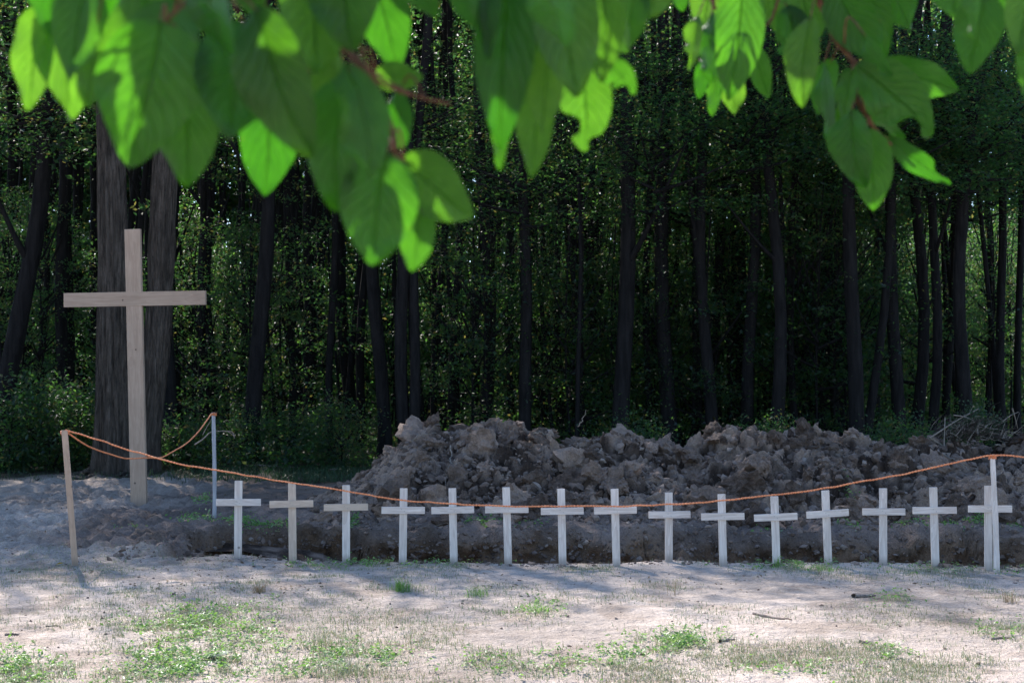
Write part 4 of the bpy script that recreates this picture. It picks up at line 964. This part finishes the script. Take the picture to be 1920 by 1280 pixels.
branch('blurred leafy branch filling the top left, its large leaves hanging lowest of the branches',
 [([(300, -420, 1.75), (420, -200, 1.6), (520, -60, 1.45), (620, 60, 1.4), (690, 140, 1.38), (735, 240, 1.38), (745, 290, 1.38), (770, 305, 1.38)], .0055, .0016),
  ([(420, -200, 1.6), (300, -120, 1.42), (160, -60, 1.33), (70, -10, 1.32)], .0035, .0015), ([(520, -60, 1.45), (400, -20, 1.34), (330, 20, 1.3), (300, 60, 1.3)], .003, .0014),
  ([(690, 140, 1.38), (735, 165, 1.39), (790, 182, 1.42), (842, 194, 1.46)], .0022, .0016)],
 [(75, 15, 42, 208, 78, 1.5, 20, .02, 0), (110, -90, 158, 213, 140, 1.52, -28, .0, 2), (170, -60, 120, 150, 90, 1.36, 35, .02, 1), (225, -110, 228, 128, 135, 1.54, 12, .02, 1),
  (180, 60, 165, 200, 60, 1.42, 10, 0, 4), (300, 40, 262, 312, 200, 1.26, -8, .0, 3), (350, 110, 338, 349, 135, 1.33, 15, .01, 0), (330, 0, 300, 190, 150, 1.34, 30, .02, 1), (462, 40, 420, 256, 158, 1.28, 5, -.02, 1),
  (480, 10, 560, 292, 140, 1.24, 18, 0, 2), (500, 110, 500, 364, 132, 1.55, -10, .0, 0), (590, -80, 590, 138, 140, 1.30, -15, 0, 1), (690, -90, 738, 134, 110, 1.55, 8, .02, 0), (640, -100, 660, 90, 150, 1.27, 10, 0, 3),
  (655, 130, 606, 388, 120, 1.30, 25, 0, 2), (650, 120, 720, 322, 100, 1.26, -35, 0, 4), (705, 140, 793, 145, 58, 1.44, 10, .0, 3), (745, 165, 752, 278, 52, 1.45, 20, 0, 4), (640, 160, 660, 330, 80, 1.42, 5, 0, 1),
  (725, 285, 690, 496, 152, 1.32, -6, .0, 1), (752, 300, 884, 408, 118, 1.38, 12, 0, 3), (790, 385, 768, 508, 72, 1.40, 8, 0, 0), (745, 310, 800, 400, 60, 1.43, 0, 0, 4), (575, 170, 585, 260, 40, 1.46, 10, 0, 4),
  (400, -60, 392, 112, 120, 1.16, 62, .06, 3), (760, -60, 815, 32, 60, 1.5, 10, 0, 0), (300, -130, 330, 40, 120, 1.42, 0, 0, 1), (420, -150, 470, 30, 110, 1.45, 20, 0, 0), (530, -160, 560, 30, 120, 1.42, -20, 0, 1),
  (250, -60, 205, 250, 60, 1.40, 40, 0, 4), (100, -150, 85, 60, 110, 1.42, 10, 0, 0), (620, 90, 640, 250, 70, 1.36, 40, 0, 2), (360, -260, 360, -60, 150, 1.5, 30, 0, 1), (480, -330, 500, -90, 160, 1.6, 20, 0, 3), (600, -320, 640, -80, 150, 1.6, -20, 0, 1),
  (260, -380, 230, -140, 160, 1.7, 20, 0, 1), (420, -420, 380, -190, 160, 1.75, -10, 0, 3), (700, -300, 690, -90, 140, 1.62, 30, 0, 0)], 1, (0, 1, 2, 3, 10, 12, 16, 17, 21, 22, 23))
branch('leafy branch at the top centre, with one bright yellow green leaf below darker ones',
 [([(980, -420, 1.9), (1000, -220, 1.7), (1010, -80, 1.55), (1040, 20, 1.5), (1090, 100, 1.48), (1130, 140, 1.48)], .005, .0015), ([(1000, -220, 1.7), (1100, -120, 1.6), (1200, -60, 1.6), (1240, -30, 1.6)], .003, .0014), ([(1010, -80, 1.55), (940, -60, 1.45), (900, -30, 1.4)], .003, .0014)],
 [(955, -110, 944, 278, 118, 1.38, -10, 0, 2), (940, 200, 935, 318, 30, 1.45, 30, 0, 4), (1010, 130, 992, 330, 74, 1.48, 12, 0, 0), (1035, 80, 1010, 250, 70, 1.42, 20, 0, 1), (1092, 110, 1098, 280, 104, 1.56, -5, 0, 5), (1050, -70, 1075, 182, 130, 1.36, -8, 0, 1), (1135, -90, 1120, 150, 100, 1.40, 14, 0, 0),
  (1040, -60, 1030, 94, 118, 1.2, 60, .05, 3), (1135, 110, 1188, 178, 58, 1.52, 20, 0, 6), (1195, -40, 1166, 92, 72, 1.62, 8, 0, 0), (1245, -60, 1215, 34, 70, 1.62, -10, 0, 1), (1150, 10, 1165, 100, 40, 1.6, 65, 0, 4), (870, -60, 900, 60, 80, 1.42, 10, 0, 1), (915, -120, 905, 110, 60, 1.36, 30, 0, 0),
  (980, -300, 960, -90, 150, 1.7, 20, 0, 1), (1090, -310, 1100, -80, 160, 1.72, -10, 0, 3), (1010, -440, 1050, -220, 160, 1.95, 10, 0, 1), (1000, -90, 1000, 110, 90, 1.43, 15, 0, 2)], 2, (1, 4, 9, 10))
branch('sharper leafy branch at the top right, brown stemmed with insect bitten leaves',
 [([(1480, -330, 2.5), (1500, -160, 2.2), (1528, -20, 2.0), (1545, 20, 2.0), (1572, 80, 2.0), (1600, 118, 2.0), (1606, 180, 2.0), (1640, 240, 2.0), (1665, 268, 2.02), (1700, 292, 2.04)], .0062, .0018),
  ([(1500, -160, 2.2), (1440, -60, 2.1), (1395, 0, 2.05), (1340, 15, 2.05)], .0035, .0018), ([(1600, 118, 2.0), (1640, 120, 2.0), (1665, 128, 2.0)], .0022, .0014), ([(1470, -40, 2.1), (1450, 30, 2.08), (1436, 48, 2.08)], .0025, .0015)],
 [(1308, 30, 1288, 132, 36, 2.0, 30, 0, 6), (1335, 20, 1325, 150, 50, 2.0, 45, 0, 4), (1395, -40, 1368, 184, 98, 1.95, -8, 0, 0), (1325, 100, 1312, 184, 34, 2.08, 5, 0, 4), (1345, 130, 1334, 216, 30, 2.08, 20, 0, 4), (1372, 120, 1374, 214, 52, 2.08, 10, 0, 1), (1415, 90, 1440, 184, 46, 2.1, 15, 0, 3),
  (1478, 10, 1498, 148, 72, 2.05, -12, 0, 6), (1520, 30, 1492, 195, 66, 1.92, 22, 0, 2), (1545, 110, 1552, 275, 32, 2.0, 55, 0, 4), (1560, 110, 1530, 215, 50, 2.08, 15, 0, 1), (1597, 130, 1574, 224, 40, 1.95, 30, 0, 0), (1560, -40, 1642, 122, 96, 1.98, 12, 0, 1), (1600, -40, 1668, 110, 84, 2.05, -22, 0, 2),
  (1605, 122, 1758, 250, 108, 1.97, -14, 0, 6), (1655, 118, 1796, 176, 74, 2.04, 10, 0, 1), (1596, 205, 1604, 350, 82, 1.93, 24, 0, 2), (1625, 240, 1640, 394, 82, 1.97, -10, 0, 0), (1612, 180, 1690, 268, 30, 2.02, 55, 0, 4), (1660, 255, 1780, 352, 44, 2.02, 15, 0, 7), (1575, 200, 1590, 250, 40, 2.0, 30, 0, 0),
  (1500, -60, 1520, 90, 90, 2.05, 10, 0, 1), (1440, -80, 1455, 60, 70, 2.1, 5, 0, 0), (1650, -80, 1700, 60, 80, 2.1, 30, 0, 1), (1620, 60, 1660, 150, 30, 1.9, 60, 0, 4), (1270, -60, 1280, 20, 40, 2.1, 10, 0, 4), (1340, -60, 1310, 60, 60, 2.1, 25, 0, 1),
  (1540, -260, 1560, -60, 120, 2.3, 10, 0, 1), (1430, -260, 1420, -80, 120, 2.3, -20, 0, 3), (1640, -250, 1650, -60, 120, 2.3, 20, 0, 0)], 3, (0, 3, 4, 25, 26))
branch('few large leaves entering at the top right corner, one rounded leaf hanging free',
 [([(1960, -360, 2.1), (1930, -180, 1.9), (1880, -60, 1.8), (1850, -20, 1.78)], .004, .0016), ([(1930, -180, 1.9), (1960, -60, 1.7), (1950, 0, 1.62)], .003, .0015)],
 [(1848, -8, 1822, 134, 94, 1.76, 5, 0, 3), (1790, -70, 1785, 34, 92, 1.82, 12, 0, 1), (1885, -80, 1880, 40, 80, 1.8, 20, 0, 0), (1945, -60, 1905, 100, 90, 1.6, -15, 0, 1), (1960, 40, 1925, 190, 80, 1.62, 10, 0, 0), (1830, -40, 1815, 70, 24, 1.7, 65, 0, 4), (1900, -300, 1890, -120, 140, 2.0, 10, 0, 1)], 4)
